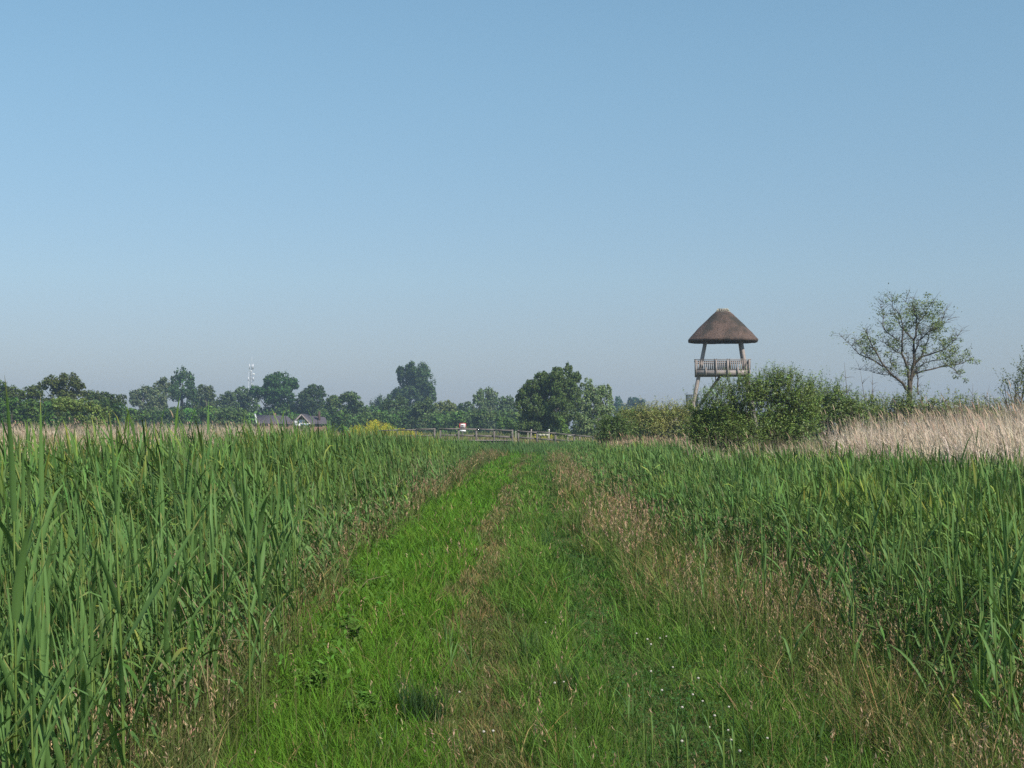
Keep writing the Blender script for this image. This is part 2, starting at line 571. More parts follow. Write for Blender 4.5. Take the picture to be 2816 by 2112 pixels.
def crown(lobes, base, leaf, colour, style='round', cover=2.6, clump=0.26, asp=0.7, density=1.0, budget=3.0):
    """leafy crown from ellipsoid lobes; each lobe is broken into many clumps of separate leaves"""
    colour = np.array(colour)
    more = []
    for (c, r) in lobes:
        for _ in range(12):
            d = sph(1)[0]
            d[2] = d[2] * 0.9 + 0.05
            more.append((np.array(c) + d * np.array(r) * rng.uniform(0.70, 1.08), np.array(r) * rng.uniform(0.16, 0.42)))
    lobes = [(np.array(c), np.array(r) * 0.90) for (c, r) in lobes] + more
    CC, CS, CD, CN = [], [], [], []
    for (c, r) in lobes:
        rm = r.mean()
        cr = max(clump * rm, leaf * 1.0)
        nc = int(max(6, min(220, 4 * rm * rm / (cr * cr) * 1.35)))
        d = sph(nc)
        rad = 0.66 + 0.36 * rng.random(nc) ** 0.7
        rad = np.where(rng.random(nc) < 0.2, rad * 0.55, rad)
        cs = cr * rng.uniform(0.5, 1.3, nc)
        nl = max(9, density * cover * 4 * cr * cr / (leaf * leaf * asp * 0.5) * 0.5)
        CC.append(c - np.array(base) + d * r * rad[:, None])
        CS.append(cs)
        CD.append(d)
        CN.append((nl * (cs / cr) ** 2).astype(int) + 3)
    CC, CS, CD, CN = (np.concatenate(q) for q in (CC, CS, CD, CN))
    area = sum(math.pi * r[0] * r[2] for (c, r) in lobes[:len(lobes) // 13 or 1])
    want = int(budget * area / (0.35 * leaf * leaf))
    ii = np.repeat(np.arange(len(CC)), CN)
    if len(ii) > want:
        ii = rng.choice(ii, want, replace=False)
    n = len(ii)
    dd = sph(n)
    dd[:, 2] = np.abs(dd[:, 2]) * np.where(rng.random(n) < 0.62, 1, -1)
    sc = {'weep': np.array([0.85, 0.85, 1.35]), 'upright': np.array([0.7, 0.7, 1.45])}.get(style, np.array([1, 1, 0.95]))
    rr = rng.random(n) ** 0.4 * (1 + 0.5 * rng.normal(size=n) * (rng.random(n) < 0.35))
    p = CC[ii] + dd * sc * (CS[ii] * rr)[:, None]
    nrm = dd * 0.8 + CD[ii] * 0.6 + rng.normal(0, 0.5, (n, 3)) + np.array([0, 0, 0.25])
    tint = (colour * (1 + rng.normal(0, 0.16, (len(CC), 1))) * (1 + rng.normal(0, 0.05, (len(CC), 3))))[ii]
    ax = None
    if style == 'weep':
        ax = rng.normal(0, 0.45, (n, 3)) + np.array([0, 0, -1.0])
        nrm[:, 2] *= 0.5
    acc = Acc()
    inner = rr < 0.8
    leaf_quads(acc, p, nrm, leaf * rng.uniform(0.6, 1.35, n) * np.where(inner, 1.75, 1.0), asp, jit(n, tint, 0.16, 0.06), ax)
    return acc


def trunk(base, top, rad, limbs, sides=7):
    acc = Acc()
    b = Vector((0, 0, -0.2))
    t = Vector(top) - Vector(base)
    mid = [b.lerp(t, f) + Vector((rng.normal(0, 0.03), rng.normal(0, 0.03), 0)) * t.length * (0 < f < 1) for f in (0, 0.08, 0.3, 0.55, 0.8, 1)]
    acc.tube(mid, [rad * 1.35, rad, rad * 0.85, rad * 0.62, rad * 0.38, rad * 0.12], sides)
    for l in limbs:
        l = Vector(l) - Vector(base)
        f = rng.uniform(0.25, 0.6)
        s = b.lerp(t, f)
        m = s.lerp(l, 0.5) + Vector((0, 0, 0.06 * (l - s).length))
        acc.tube([s, m, l], [rad * 0.4, rad * 0.26, rad * 0.07], 5)
    return acc


def tree(name, label, Y, lobes_px, colour, leafpx=3.2, style='round', group=None, cat='tree', cover=2.6, clump=0.26, trunk_u=None, asp=0.7, mat='foliage', deep=0.9, foot=True, budget=3.3):
    """a tree or shrub whose crown lobes are given as (u, v, half width, half height) at depth Y"""
    k = Y / FPX
    lobes = []
    for (u, v, ru, rv) in lobes_px:
        c = P(u, v, Y)
        rx, rz = ru * k, rv * k
        off = rng.normal(0, 0.28) * rx
        lobes.append(((c.x, c.y + off, c.z), (rx, min(rx, rz * 1.4) * deep, rz)))
    ax = sum(l[0][0] for l in lobes) / len(lobes) if trunk_u is None else P(trunk_u, HORIZON, Y).x
    z0 = float(gz(ax, Y))
    if foot:   # fullness down to the ground
        low = min(lobes, key=lambda l: l[0][2])
        mxr, myr = max(l[1][0] for l in lobes), max(l[1][1] for l in lobes)
        zl = low[0][2] - z0
        lx = low[0][0]
        for q in range(2):
            lobes.append(((lx + rng.normal(0, 0.25) * mxr, Y + rng.normal(0, 0.2) * myr, z0 + zl * (0.62 - 0.34 * q)), (mxr * rng.uniform(0.85, 1.1), myr * 0.9, max(0.5, zl * 0.42))))
    base = (ax, Y, z0)
    top = max(lobes, key=lambda l: l[0][2])
    root = empty(name, base)
    tag(root, label, cat, group)
    colour = np.array(colour) * np.array([1.75, 1.85, 1.5]) * rng.uniform(0.9, 1.12) * (1 + rng.normal(0, 0.035, 3)) * (0.74 if 190 < Y < 215 else 1.0)
    leaf = leafpx * k
    tr = trunk(base, (ax * 0.5 + top[0][0] * 0.5, Y, top[0][2]), max(0.08, 0.028 * (top[0][2] - z0)), [l[0] for l in lobes if l is not top])
    tr.build('trunk', M['bark'], root, smooth=True)
    crown(lobes, base, leaf, colour, style, cover, clump, asp, budget=budget).build('crown', M[mat], root)
    return root


TG = "trees along the far treeline"
OLIVE = (0.070, 0.084, 0.026)
DARK = (0.034, 0.064, 0.020)
MIDG = (0.048, 0.082, 0.022)
GREY = (0.075, 0.092, 0.050)
LIGHT = (0.078, 0.098, 0.034)

far = [
    # name, label, Y, lobes, colour, kwargs
    ('bushy_tree', "dark round-topped tree cut off by the photo's left border", 205, [(-2, 1066, 28, 22), (-30, 1080, 30, 30), (5, 1095, 35, 25)], MIDG, {}),
    ('bushy_tree', "low brownish bushy tree between the left border tree and the broad flat-topped tree", 200, [(48, 1086, 26, 20), (80, 1080, 28, 20), (100, 1082, 20, 22)], OLIVE, {}),
    ('broad_tree', "broad flat-topped olive tree rising above the bushes on the far left", 195, [(148, 1050, 26, 20), (185, 1046, 24, 20), (205, 1048, 16, 18), (168, 1072, 52, 22), (222, 1064, 14, 10), (118, 1062, 14, 12)], OLIVE, dict(clump=0.22)),
    ('bushy_tree', "low dark bushy tree sloping down right of the broad flat-topped tree", 210, [(248, 1088, 26, 18), (282, 1095, 24, 17), (312, 1100, 22, 16), (335, 1098, 14, 18)], (0.05, 0.066, 0.025), {}),
    ('round_shrub', "yellow-green domed shrub standing before the broad flat-topped tree", 125, [(175, 1112, 32, 20), (215, 1116, 38, 18), (255, 1124, 24, 14)], (0.085, 0.105, 0.035), dict(leafpx=3.0)),
    ('pale_tree', "pale grey-green willow, first of the bluish trees from the left", 330, [(396, 1078, 22, 20), (372, 1096, 20, 22), (400, 1105, 30, 28)], GREY, {}),
    ('pale_tree', "grey-green willow leaning against the left flank of the pointed poplar", 335, [(438, 1066, 14, 20), (455, 1058, 14, 20), (442, 1095, 28, 30)], (0.062, 0.08, 0.04), {}),
    ('pointed_poplar', "tall pointed dark poplar left of the telecom mast", 350, [(499, 1033, 19, 22), (480, 1052, 13, 20), (522, 1052, 11, 26), (500, 1075, 34, 30), (524, 1082, 14, 24)], (0.036, 0.062, 0.026), dict(style='upright')),
    ('round_tree', "small round-headed tree between the pointed poplar and the telecom mast", 340, [(560, 1072, 16, 15), (578, 1082, 17, 20), (565, 1105, 28, 28)], (0.052, 0.07, 0.028), {}),
    ('bushy_tree', "low bluish-green tree directly left of the telecom mast", 360, [(612, 1100, 16, 18), (634, 1092, 18, 18), (658, 1084, 16, 20), (680, 1090, 22, 22), (684, 1112, 30, 28), (640, 1120, 42, 26)], (0.046, 0.066, 0.03), {}),
    ('maple_tree', "large round dark maple behind the farmhouse beside the telecom mast", 345, [(768, 1050, 42, 28), (800, 1056, 24, 18), (736, 1076, 34, 26), (775, 1090, 42, 32), (702, 1078, 18, 20)], DARK, dict(clump=0.26, budget=4.5)),
    ('pointed_tree', "pointed dark tree standing directly behind the white-balconied gable", 340, [(858, 1070, 13, 15), (878, 1080, 18, 18), (862, 1098, 36, 24), (838, 1100, 24, 26)], (0.032, 0.052, 0.022), {}),
    ('bushy_tree', "wide low green tree just right of the farmhouse", 300, [(918, 1105, 20, 18), (960, 1092, 24, 14), (982, 1106, 20, 18), (940, 1122, 48, 28), (985, 1135, 26, 25)], (0.046, 0.07, 0.026), {}),
    ('bushy_tree', "lowest hazy trees in the gap left of the great poplar", 480, [(1012, 1130, 18, 12), (1040, 1122, 14, 12), (1060, 1128, 16, 14), (1030, 1145, 34, 16)], (0.035, 0.058, 0.034), {}),
    ('great_poplar', "tallest tree of the skyline, a dense columnar dark poplar", 400, [(1148, 1024, 38, 30), (1160, 1052, 40, 38), (1116, 1046, 24, 36), (1136, 1086, 54, 36), (1178, 1084, 24, 34), (1098, 1022, 7, 13), (1074, 1092, 9, 12)], (0.040, 0.064, 0.022), dict(style='upright', clump=0.26, budget=5.5)),
    ('bushy_tree', "dark bush at the great poplar's left foot behind the yellow flowers", 290, [(1068, 1118, 24, 20), (1098, 1108, 24, 20), (1084, 1140, 44, 28)], (0.036, 0.056, 0.022), {}),
    ('pale_tree', "olive bush at the great poplar's right foot", 280, [(1150, 1120, 24, 18), (1178, 1116, 22, 20), (1160, 1140, 42, 26)], (0.048, 0.066, 0.026), {}),
    ('pale_tree', "small yellowish-green tree right next to the great poplar", 300, [(1228, 1116, 18, 16), (1212, 1124, 18, 16), (1238, 1138, 24, 24)], (0.085, 0.098, 0.038), {}),
    ('bushy_tree', "low green tree behind the red-bordered sign", 310, [(1280, 1118, 16, 14), (1262, 1124, 14, 12), (1272, 1145, 30, 24)], (0.046, 0.07, 0.028), {}),
    ('pointed_tree', "pointed birch, the left one of the twin peaks right of the sign", 320, [(1322, 1084, 11, 16), (1316, 1102, 17, 18), (1318, 1135, 25, 28)], (0.058, 0.08, 0.034), dict(style='weep')),
    ('pointed_tree', "pointed birch, the right one of the twin peaks right of the sign", 325, [(1344, 1078, 11, 16), (1356, 1090, 12, 16), (1346, 1108, 20, 22), (1350, 1140, 24, 28)], (0.062, 0.084, 0.038), dict(style='weep')),
    ('bushy_tree', "green tree filling the gap between twin peaks and weeping birch", 310, [(1380, 1106, 16, 18), (1402, 1102, 13, 16), (1394, 1130, 28, 26)], (0.056, 0.08, 0.030), {}),
    ('low_shrub', "bright green low shrub behind the bridge rail beside the weeping birch", 200, [(1384, 1164, 18, 13), (1408, 1166, 18, 13)], (0.062, 0.10, 0.032), {}),
    ('pine_tree', "hazy blue pine far behind, just right of the silver poplar", 520, [(1699, 1106, 11, 15), (1700, 1125, 17, 18)], (0.022, 0.048, 0.030), {}),
    ('pine_tree', "hazy blue broad pine far behind, nearest to the watchtower", 540, [(1742, 1103, 18, 10), (1752, 1112, 22, 12), (1735, 1130, 34, 20)], (0.022, 0.046, 0.030), {}),
    ('weeping_birch', "large dark weeping birch standing alone beyond the bridge", 170, [(1438, 1082, 17, 20), (1464, 1062, 18, 18), (1494, 1040, 20, 18), (1532, 1024, 17, 19), (1562, 1018, 11, 18), (1586, 1038, 14, 16), (1510, 1078, 44, 40), (1458, 1112, 36, 42), (1564, 1084, 38, 48), (1530, 1130, 66, 42), (1535, 1056, 48, 34), (1480, 1078, 34, 30), (1500, 1150, 70, 28)], (0.044, 0.062, 0.020), dict(style='weep', clump=0.22, leafpx=2.9, trunk_u=1530, budget=5.0)),
    ('silver_poplar', "light grey-green poplar adjoining the right side of the weeping birch", 180, [(1619, 1060, 14, 22), (1604, 1100, 20, 40), (1604, 1140, 26, 36), (1600, 1168, 30, 24), (1640, 1084, 22, 26), (1656, 1076, 12, 18), (1673, 1078, 11, 20), (1632, 1118, 32, 36), (1672, 1120, 20, 38), (1650, 1150, 38, 28)], (0.105, 0.128, 0.062), dict(style='upright', clump=0.2, leafpx=2.6, cover=2.0, trunk_u=1648)),
    ('sapling', "small bright green sapling at the foot of the weeping birch", 158, [(1545, 1160, 9, 14), (1552, 1178, 13, 12)], (0.085, 0.13, 0.032), dict(leafpx=2.6)),
]
for (nm, lb, Y, lo, colr, kw) in far:
    gname = TG if Y >= 195 and nm not in ('round_shrub', 'low_shrub') else None
    tree(nm, lb, Y, lo, colr, group=gname, cat=('shrub' if 'shrub' in nm else 'tree'), **kw)

# lower bushes that close the treeline under the crowns
for u in np.arange(-60, 1440, 34):
    Yb = 255 + 45 * rng.random()
    vt = float(np.interp(u, [-60, 300, 420, 640, 700, 880, 900, 1000, 1060, 1130, 1250, 1440], [1108, 1112, 1118, 1116, 1138, 1140, 1122, 1138, 1132, 1128, 1130, 1126])) + rng.uniform(-4, 6)
    if u < 330:
        Yb -= 75
        vt -= 16
    if 680 < u < 900:
        Yb = 288 + 10 * rng.random()
    lo = [(u + rng.uniform(-18, 18), vt + 18 + rng.uniform(-4, 10), rng.uniform(18, 26), rng.uniform(15, 20)) for _ in range(2)]
    tree('alder_bush', "dark alder bush at the foot of the far treeline", Yb, lo, np.array(MIDG) * rng.uniform(0.8, 1.25) * (1 + rng.normal(0, 0.06, 3)), leafpx=4.6, budget=2.1, group="alder bushes at the foot of the treeline", cat='bush')


for u in np.arange(-80, 1460, 58):
    Yb = 335 + 40 * rng.random()
    lo = [(u + rng.uniform(-20, 20), 1140 + rng.uniform(-6, 8), rng.uniform(30, 42), rng.uniform(18, 24)) for _ in range(2)]
    tree('thicket_bush', "hazy thicket bush closing the gaps deep behind the far treeline", Yb, lo, np.array(MIDG) * rng.uniform(0.8, 1.1), leafpx=5.0, budget=1.9, group="thicket bushes deep behind the treeline", cat='bush')
for u in np.arange(1730, 2960, 62):
    Yb = 118 + 30 * rng.random()
    lo = [(u + rng.uniform(-20, 20), 1142 + rng.uniform(-4, 8), rng.uniform(34, 46), rng.uniform(15, 20)) for _ in range(2)]
    tree('alder_bush', "low green alder bush behind the hedge and the tower's foot", Yb, lo, np.array(MIDG) * rng.uniform(0.9, 1.3), leafpx=5.2, budget=1.8, group="low alder bushes behind the hedge", cat='bush')


# --- near willow shrubs made of leafy shoots
def willow(name, label, Y, lobes_px, colour, nshoot, leaf_len, leaf_w, sprigs=(), cat='bush', deep=0.9, group=None, perlen=26, shootlen=(0.35, 0.75)):
    k = Y / FPX
    lobes = []
    for (u, v, ru, rv) in lobes_px:
        c = P(u, v, Y)
        lobes.append((np.array((c.x, c.y + rng.normal(0, 0.2) * ru * k, c.z)), np.array((ru * k, min(ru, rv * 1.2) * k * deep, rv * k))))
    ax = float(np.mean([l[0][0] for l in lobes]))
    base = np.array((ax, Y, float(gz(ax, Y))))
    root = empty(name, tuple(base))
    tag(root, label, cat, group)
    areas = np.array([l[1][0] * l[1][2] for l in lobes])
    pick = rng.choice(len(lobes), nshoot, p=areas / areas.sum())
    C = np.array([l[0] for l in lobes])[pick] - base
    Rr = np.array([l[1] for l in lobes])[pick]
    d = sph(nshoot)
    d[:, 1] = np.where(rng.random(nshoot) < 0.62, -np.abs(d[:, 1]), d[:, 1])
    start = C + d * Rr * rng.uniform(0.5, 1.0, nshoot)[:, None]
    ncl = max(20, nshoot // 16)
    cid = rng.integers(0, ncl, nshoot)
    loose = rng.random(nshoot) < 0.22
    cen = start[:ncl][cid] + rng.normal(0, 1, (nshoot, 3)) * np.array([0.13, 0.13, 0.16]) * min(1.6, Y / 48)
    start = np.where(loose[:, None], start, cen)
    d = np.where(loose[:, None], d, d[:ncl][cid] + rng.normal(0, 0.25, (nshoot, 3)))
    keep = start[:, 2] > 0.05
    start, d = start[keep], d[keep]
    n = len(start)
    dr = d * 0.75 + np.array([0, 0, 0.75]) + rng.normal(0, 0.28, (n, 3))
    dr /= np.linalg.norm(dr, axis=1, keepdims=True)
    ln = rng.uniform(*shootlen, n) * min(1.0, Y / 48) * np.where(rng.random(n) < 0.10, 1.7, 1.0)
    if len(sprigs):
        sp, sd, sl = [], [], []
        for (u, v, vb) in sprigs:
            for q in range(4):
                a = np.array(P(u + rng.normal(0, 7), vb, Y)) - base
                b = np.array(P(u + rng.normal(0, 9), v + rng.uniform(0, 20), Y)) - base
                sp.append(a)
                sd.append((b - a) / np.linalg.norm(b - a))
                sl.append(np.linalg.norm(b - a))
        start = np.concatenate([start, sp])
        dr = np.concatenate([dr, sd])
        ln = np.concatenate([ln, sl])
        n = len(start)
    leaves = Acc()
    shoots = Acc()
    stint = jit(n, colour, 0.20, 0.06)
    m = np.maximum(5, (ln * perlen).astype(int))
    ii = np.repeat(np.arange(n), m)
    f = rng.random(len(ii)) ** 0.8
    pos = start[ii] + dr[ii] * (ln[ii] * f)[:, None]
    ra = sph(len(ii))
    side = ra - dr[ii] * np.sum(ra * dr[ii], 1, keepdims=True)
    side /= (np.linalg.norm(side, axis=1, keepdims=True) + 1e-9)
    ax_ = side * 0.85 + dr[ii] * 0.6
    sz = leaf_len * rng.uniform(0.6, 1.25, len(ii)) * (1.1 - 0.4 * f)
    pos = pos + ax_ * (sz * 0.5)[:, None]
    nr = rng.normal(0, 0.5, (len(ii), 3)) + dr[ii] * 0.5 + np.array([0, 0, 0.4])
    ctint = stint[ii] * (1 + 0.35 * f[:, None] ** 2 * np.array([1.25, 1.0, 0.5]))
    leaf_quads(leaves, pos, nr, sz, leaf_w / leaf_len, jit(len(ii), ctint, 0.12, 0.05), ax_)
    azs = np.arctan2(dr[:, 1], dr[:, 0])
    blades(shoots, start, ln, 0.012, azs, np.arccos(np.clip(dr[:, 2], -1, 1)), 0.0, 2, (0.09, 0.08, 0.04), (0.1, 0.12, 0.04), prof='stem')
    for _ in range(26):
        l = lobes[rng.integers(len(lobes))]
        e = l[0] - base + sph(1)[0] * l[1] * 0.75
        s0 = np.array((rng.normal(0, 0.35), rng.normal(0, 0.3), 0.0))
        mm = (s0 + e) / 2 + np.array((0, 0, 0.15))
        shoots.tube([s0, mm, e], [0.035, 0.025, 0.008], 5, (0.09, 0.075, 0.05))
    leaves.build('foliage', M['willow'], root)
    shoots.build('branches', M['dry'], root)
    return root


willow('willow_bush', "large dense dark green willow bush in front of the watchtower", 48,
       [(1932, 1140, 34, 42), (1985, 1104, 44, 48), (2050, 1088, 52, 46), (2110, 1078, 50, 46), (2160, 1074, 44, 48), (2205, 1098, 36, 50), (1985, 1175, 85, 56), (2095, 1155, 100, 66), (1920, 1185, 28, 42), (2195, 1155, 50, 58), (1950, 1205, 55, 40), (2050, 1210, 75, 44), (2145, 1205, 60, 42)],
       (0.142, 0.21, 0.054), 8200, 0.085, 0.032, sprigs=[(2115, 1020, 1065), (2132, 1012, 1065), (2182, 996, 1050), (2160, 1026, 1065), (2205, 1014, 1070), (2030, 1036, 1080), (2062, 1032, 1075), (2088, 1026, 1070), (2228, 1030, 1075), (1985, 1052, 1090), (1960, 1075, 1110), (2248, 1048, 1090)], perlen=23, shootlen=(0.15, 0.42))
willow('willow_bush', "loose willow bush with tall leafy shoots between big willow bush and ash tree", 58,
       [(2240, 1100, 40, 40), (2296, 1112, 36, 34), (2345, 1126, 36, 26), (2270, 1142, 80, 40), (2350, 1150, 60, 32)],
       (0.135, 0.200, 0.055), 2300, 0.11, 0.042, sprigs=[(2258, 1012, 1075), (2272, 1005, 1075), (2300, 1020, 1080), (2305, 1030, 1085), (2236, 1030, 1080), (2345, 1070, 1115), (2370, 1078, 1115)], perlen=20, shootlen=(0.15, 0.42))
willow('willow_bush', "olive-green rounded willow thicket left of the watchtower's foot", 88,
       [(1735, 1160, 40, 28), (1790, 1146, 44, 28), (1840, 1140, 40, 24), (1885, 1148, 36, 28), (1770, 1182, 70, 30), (1850, 1178, 70, 32)],
       (0.25, 0.27, 0.085), 3400, 0.13, 0.05, perlen=13, shootlen=(0.2, 0.5))
willow('alder_bush', "small dark rounded bush at the right end of the sloping rail", 78,
       [(1668, 1192, 20, 26), (1692, 1182, 22, 26), (1680, 1205, 24, 20), (1712, 1195, 22, 24)],
       (0.09, 0.145, 0.036), 1100, 0.12, 0.05, perlen=14)
willow('bramble_hedge', "low bright green hedge running under the ash tree", 66,
       [(2480, 1155, 160, 24), (2700, 1155, 160, 24), (2478, 1112, 30, 20), (2520, 1110, 34, 20)] + [(u_, 1128 + rng.uniform(-9, 12), rng.uniform(26, 46), rng.uniform(16, 26)) for u_ in range(2390, 2900, 34)],
       (0.155, 0.20, 0.058), 3600, 0.12, 0.055, perlen=13, cat='hedge', shootlen=(0.15, 0.45), sprigs=[(2615, 1062, 1100), (2640, 1070, 1100)])
willow('sallow_bush', "loose dark-leaved bush against the sky at the right border", 46,
       [(2775, 1075, 26, 30), (2800, 1050, 26, 34), (2826, 1030, 26, 34), (2810, 1085, 44, 40), (2850, 1050, 44, 50)],
       (0.12, 0.15, 0.055), 240, 0.085, 0.045, perlen=15, sprigs=[(2750, 1042, 1090), (2762, 1035, 1080), (2800, 1010, 1060)], shootlen=(0.3, 0.6))


# ------------------------------------------------------------------ the thinly leaved ash tree
def ash():
    Y = 76.0
    bu, bv = 2320, 800
    zs = 5.185

    def A(x, y, d=0.0):
        p = P(bu + x / zs, bv + y / zs, Y)
        return Vector((p.x, p.y + d, p.z))
    b = A(940, 1600)
    b.z = float(gz(b.x, Y))
    root = empty('ash_tree', b)
    tag(root, "tall thinly leaved ash tree with forked bare limbs right of the watchtower", "tree")
    lim = Acc()
    pts_all = []
    twig_ends = []

    def limb(pts, r0, r1, dd):
        n = len(pts)
        out = []
        for i, (x, y) in enumerate(pts):
            out.append(A(x, y, dd * (i / (n - 1)) ** 1.2) - b)
        # smooth subdivision
        fine = []
        for i in range(n - 1):
            for f in (0, 0.5):
                q = out[i].lerp(out[i + 1], f)
                if f:
                    q += Vector((rng.normal(0, 0.03), rng.normal(0, 0.05), rng.normal(0, 0.03)))
                fine.append(q)
        fine.append(out[-1])
        rr = np.linspace(r0, r1, len(fine)) * 0.78
        lim.tube(fine, rr, 6)
        for i, q in enumerate(fine):
            pts_all.append((q, rr[i]))
        return fine
    tr = Acc()
    tb = [Vector((0.0, 0, -0.2)), Vector((0, 0, 0.5)), A(938, 1480) - b, A(945, 1380) - b, A(950, 1290) - b]
    tr.tube(tb, [0.2, 0.165, 0.14, 0.132, 0.12], 9)
    tr.build('trunk', M['bark'], root, smooth=True)
    L = [
        ([(930, 1400), (925, 1250), (905, 1130), (870, 1050), (800, 900), (795, 720), (800, 560), (760, 420), (690, 300)], .115, .025, -0.9),
        ([(955, 1300), (985, 1090), (1005, 920), (1005, 690), (1040, 560), (1050, 380), (1010, 240)], .125, .022, 0.2),
        ([(1000, 1060), (1110, 940), (1160, 820), (1240, 700), (1300, 560), (1340, 460)], .07, .02, 0.9),
        ([(915, 1420), (860, 1350), (790, 1285), (650, 1185), (560, 1080), (460, 930), (370, 800), (290, 640), (270, 580)], .10, .018, -0.8),
        ([(975, 1235), (1020, 1180), (1110, 1150), (1300, 1110), (1480, 1070), (1640, 1045), (1760, 1025), (1870, 985)], .075, .014, 0.8),
        ([(1010, 1050), (1120, 935), (1280, 885), (1430, 830), (1510, 760), (1560, 700), (1620, 590)], .065, .012, -0.6),
        ([(560, 1080), (470, 1010), (370, 960), (240, 905), (180, 840), (100, 740), (10, 650)], .05, .010, 0.5),
        ([(990, 1210), (1080, 1085), (1170, 1030), (1260, 1000), (1470, 970), (1600, 925), (1700, 850)], .05, .012, 1.2),
        ([(1010, 880), (1060, 700), (1130, 640), (1220, 570), (1330, 520), (1390, 440)], .055, .012, -1.1),
        ([(800, 885), (740, 860), (680, 820), (600, 780), (530, 740)], .035, .010, -0.4),
        ([(1003, 720), (960, 660), (890, 570), (820, 470), (770, 330), (745, 220), (750, 90)], .05, .010, 0.8),
        ([(1040, 560), (1080, 430), (1150, 330), (1200, 230), (1240, 150)], .04, .010, -0.5),
        ([(790, 720), (700, 640), (610, 570), (570, 470), (600, 330), (570, 230), (600, 150)], .045, .008, 0.7),
        ([(1050, 380), (1000, 280), (930, 180), (925, 100)], .022, .006, 0.5),
        ([(370, 960), (290, 900), (220, 800), (130, 745)], .022, .007, -0.4),
        ([(1300, 560), (1380, 400), (1440, 390), (1480, 270)], .02, .005, 0.3),
        ([(640, 1200), (520, 1170), (420, 1140), (280, 1115)], .03, .006, 0.8),
        ([(1480, 1070), (1580, 1110), (1660, 1180), (1690, 1230)], .02, .005, 0.3),
        ([(1065, 1480), (1075, 1250), (1065, 1100), (1075, 900), (1110, 740)], .05, .014, 0.9),
        ([(650, 1185), (700, 1040), (730, 880), (700, 700)], .03, .008, 0.9),
        ([(930, 1120), (930, 960), (880, 860), (830, 760)], .03, .007, 0.6),
        ([(1100, 720), (1090, 560), (1120, 400), (1080, 90)], .03, .006, 1.2),
    ]
    for (pts, r0, r1, dd) in L:
        limb(pts, r0, r1, dd)
    # twigs
    for (q, r) in list(pts_all):
        if r > 0.085:
            continue
        for _ in range(5):
            d = Vector((rng.normal(0, 1), rng.normal(0, 1), abs(rng.normal(0.6, 0.8)))).normalized()
            ln = rng.uniform(0.3, 0.8)
            e = q + d * ln
            m_ = q.lerp(e, 0.5) + Vector((rng.normal(0, .05), rng.normal(0, .05), 0.05))
            lim.tube([q, m_, e], [0.010, 0.007, 0.003], 4)
            if rng.random() < 0.2:
                twig_ends.append(np.array(e))
    lim.build('limbs', M['bark'], root, smooth=True)
    # leafy tufts where the photo shows them: x, y, radius
    tufts = [(790, 100, 60), (1085, 95, 35), (600, 160, 35), (560, 310, 45), (740, 290, 50), (960, 200, 55), (1040, 250, 70), (1110, 230, 60), (1220, 190, 55), (1290, 290, 60), (1180, 330, 60),
             (1350, 200, 45), (1040, 330, 60), (820, 370, 75), (680, 410, 45), (600, 480, 75), (1130, 400, 65), (1230, 370, 60), (1040, 440, 55), (900, 510, 60), (1010, 480, 40),
             (1280, 490, 70), (1360, 490, 55), (1200, 520, 55), (1290, 590, 85), (1370, 560, 45), (700, 530, 40), (830, 560, 30), (760, 690, 40), (670, 760, 75), (1330, 690, 55), (1400, 780, 60),
             (1380, 740, 50), (1500, 700, 48), (290, 640, 50), (330, 690, 60), (390, 740, 60), (370, 800, 65), (410, 850, 55), (480, 700, 45), (470, 640, 40), (170, 770, 42), (235, 850, 42),
             (1360, 900, 45), (1555, 860, 60), (1650, 820, 50), (1790, 870, 45), (1510, 940, 45), (1680, 940, 35), (1830, 990, 42), (1760, 970, 35), (1490, 1030, 55), (1580, 1030, 45), (1900, 1020, 35),
             (1640, 1150, 40), (1590, 1230, 30), (1250, 960, 45), (770, 1080, 50), (790, 1160, 60), (870, 1170, 35), (700, 1060, 35), (530, 930, 45), (1680, 700, 28), (1090, 860, 35), (1180, 780, 35),
             (500, 880, 30), (1260, 850, 28), (1670, 1280, 32), (1100, 800, 30), (560, 1120, 30), (740, 990, 28), (1450, 560, 30), (640, 560, 35), (1120, 540, 35), (1080, 600, 30)]
    lv = Acc()
    k = Y / FPX / zs
    for (x, y, r) in tufts:
        c = np.array(A(x, y, 0) - b)
        c[1] += rng.normal(0, 0.7)
        n = int(56 * (r / 50) ** 2) + 10
        d = sph(n)
        p = c + d * (rng.random(n) ** 0.5)[:, None] * r * k * np.array([1.7, 1.5, 1.4])
        leaf_quads(lv, p, rng.normal(0, 0.6, (n, 3)) + np.array([0, -0.2, 0.8]), rng.uniform(0.09, 0.17, n), 0.40, jit(n, (0.16, 0.205, 0.072), 0.22, 0.07), rng.normal(0, 1, (n, 3)) * np.array([1, 1, 0.5]))
    te = np.repeat(np.array(twig_ends), 9, axis=0)
    n = len(te)
    te = te + rng.normal(0, 0.13, (n, 3))
    leaf_quads(lv, te, rng.normal(0, 0.6, (n, 3)) + np.array([0, -0.2, 0.8]), rng.uniform(0.08, 0.15, n), 0.40, jit(n, (0.14, 0.18, 0.066), 0.22, 0.07))
    lv.build('crown', M['foliage'], root)


ash()


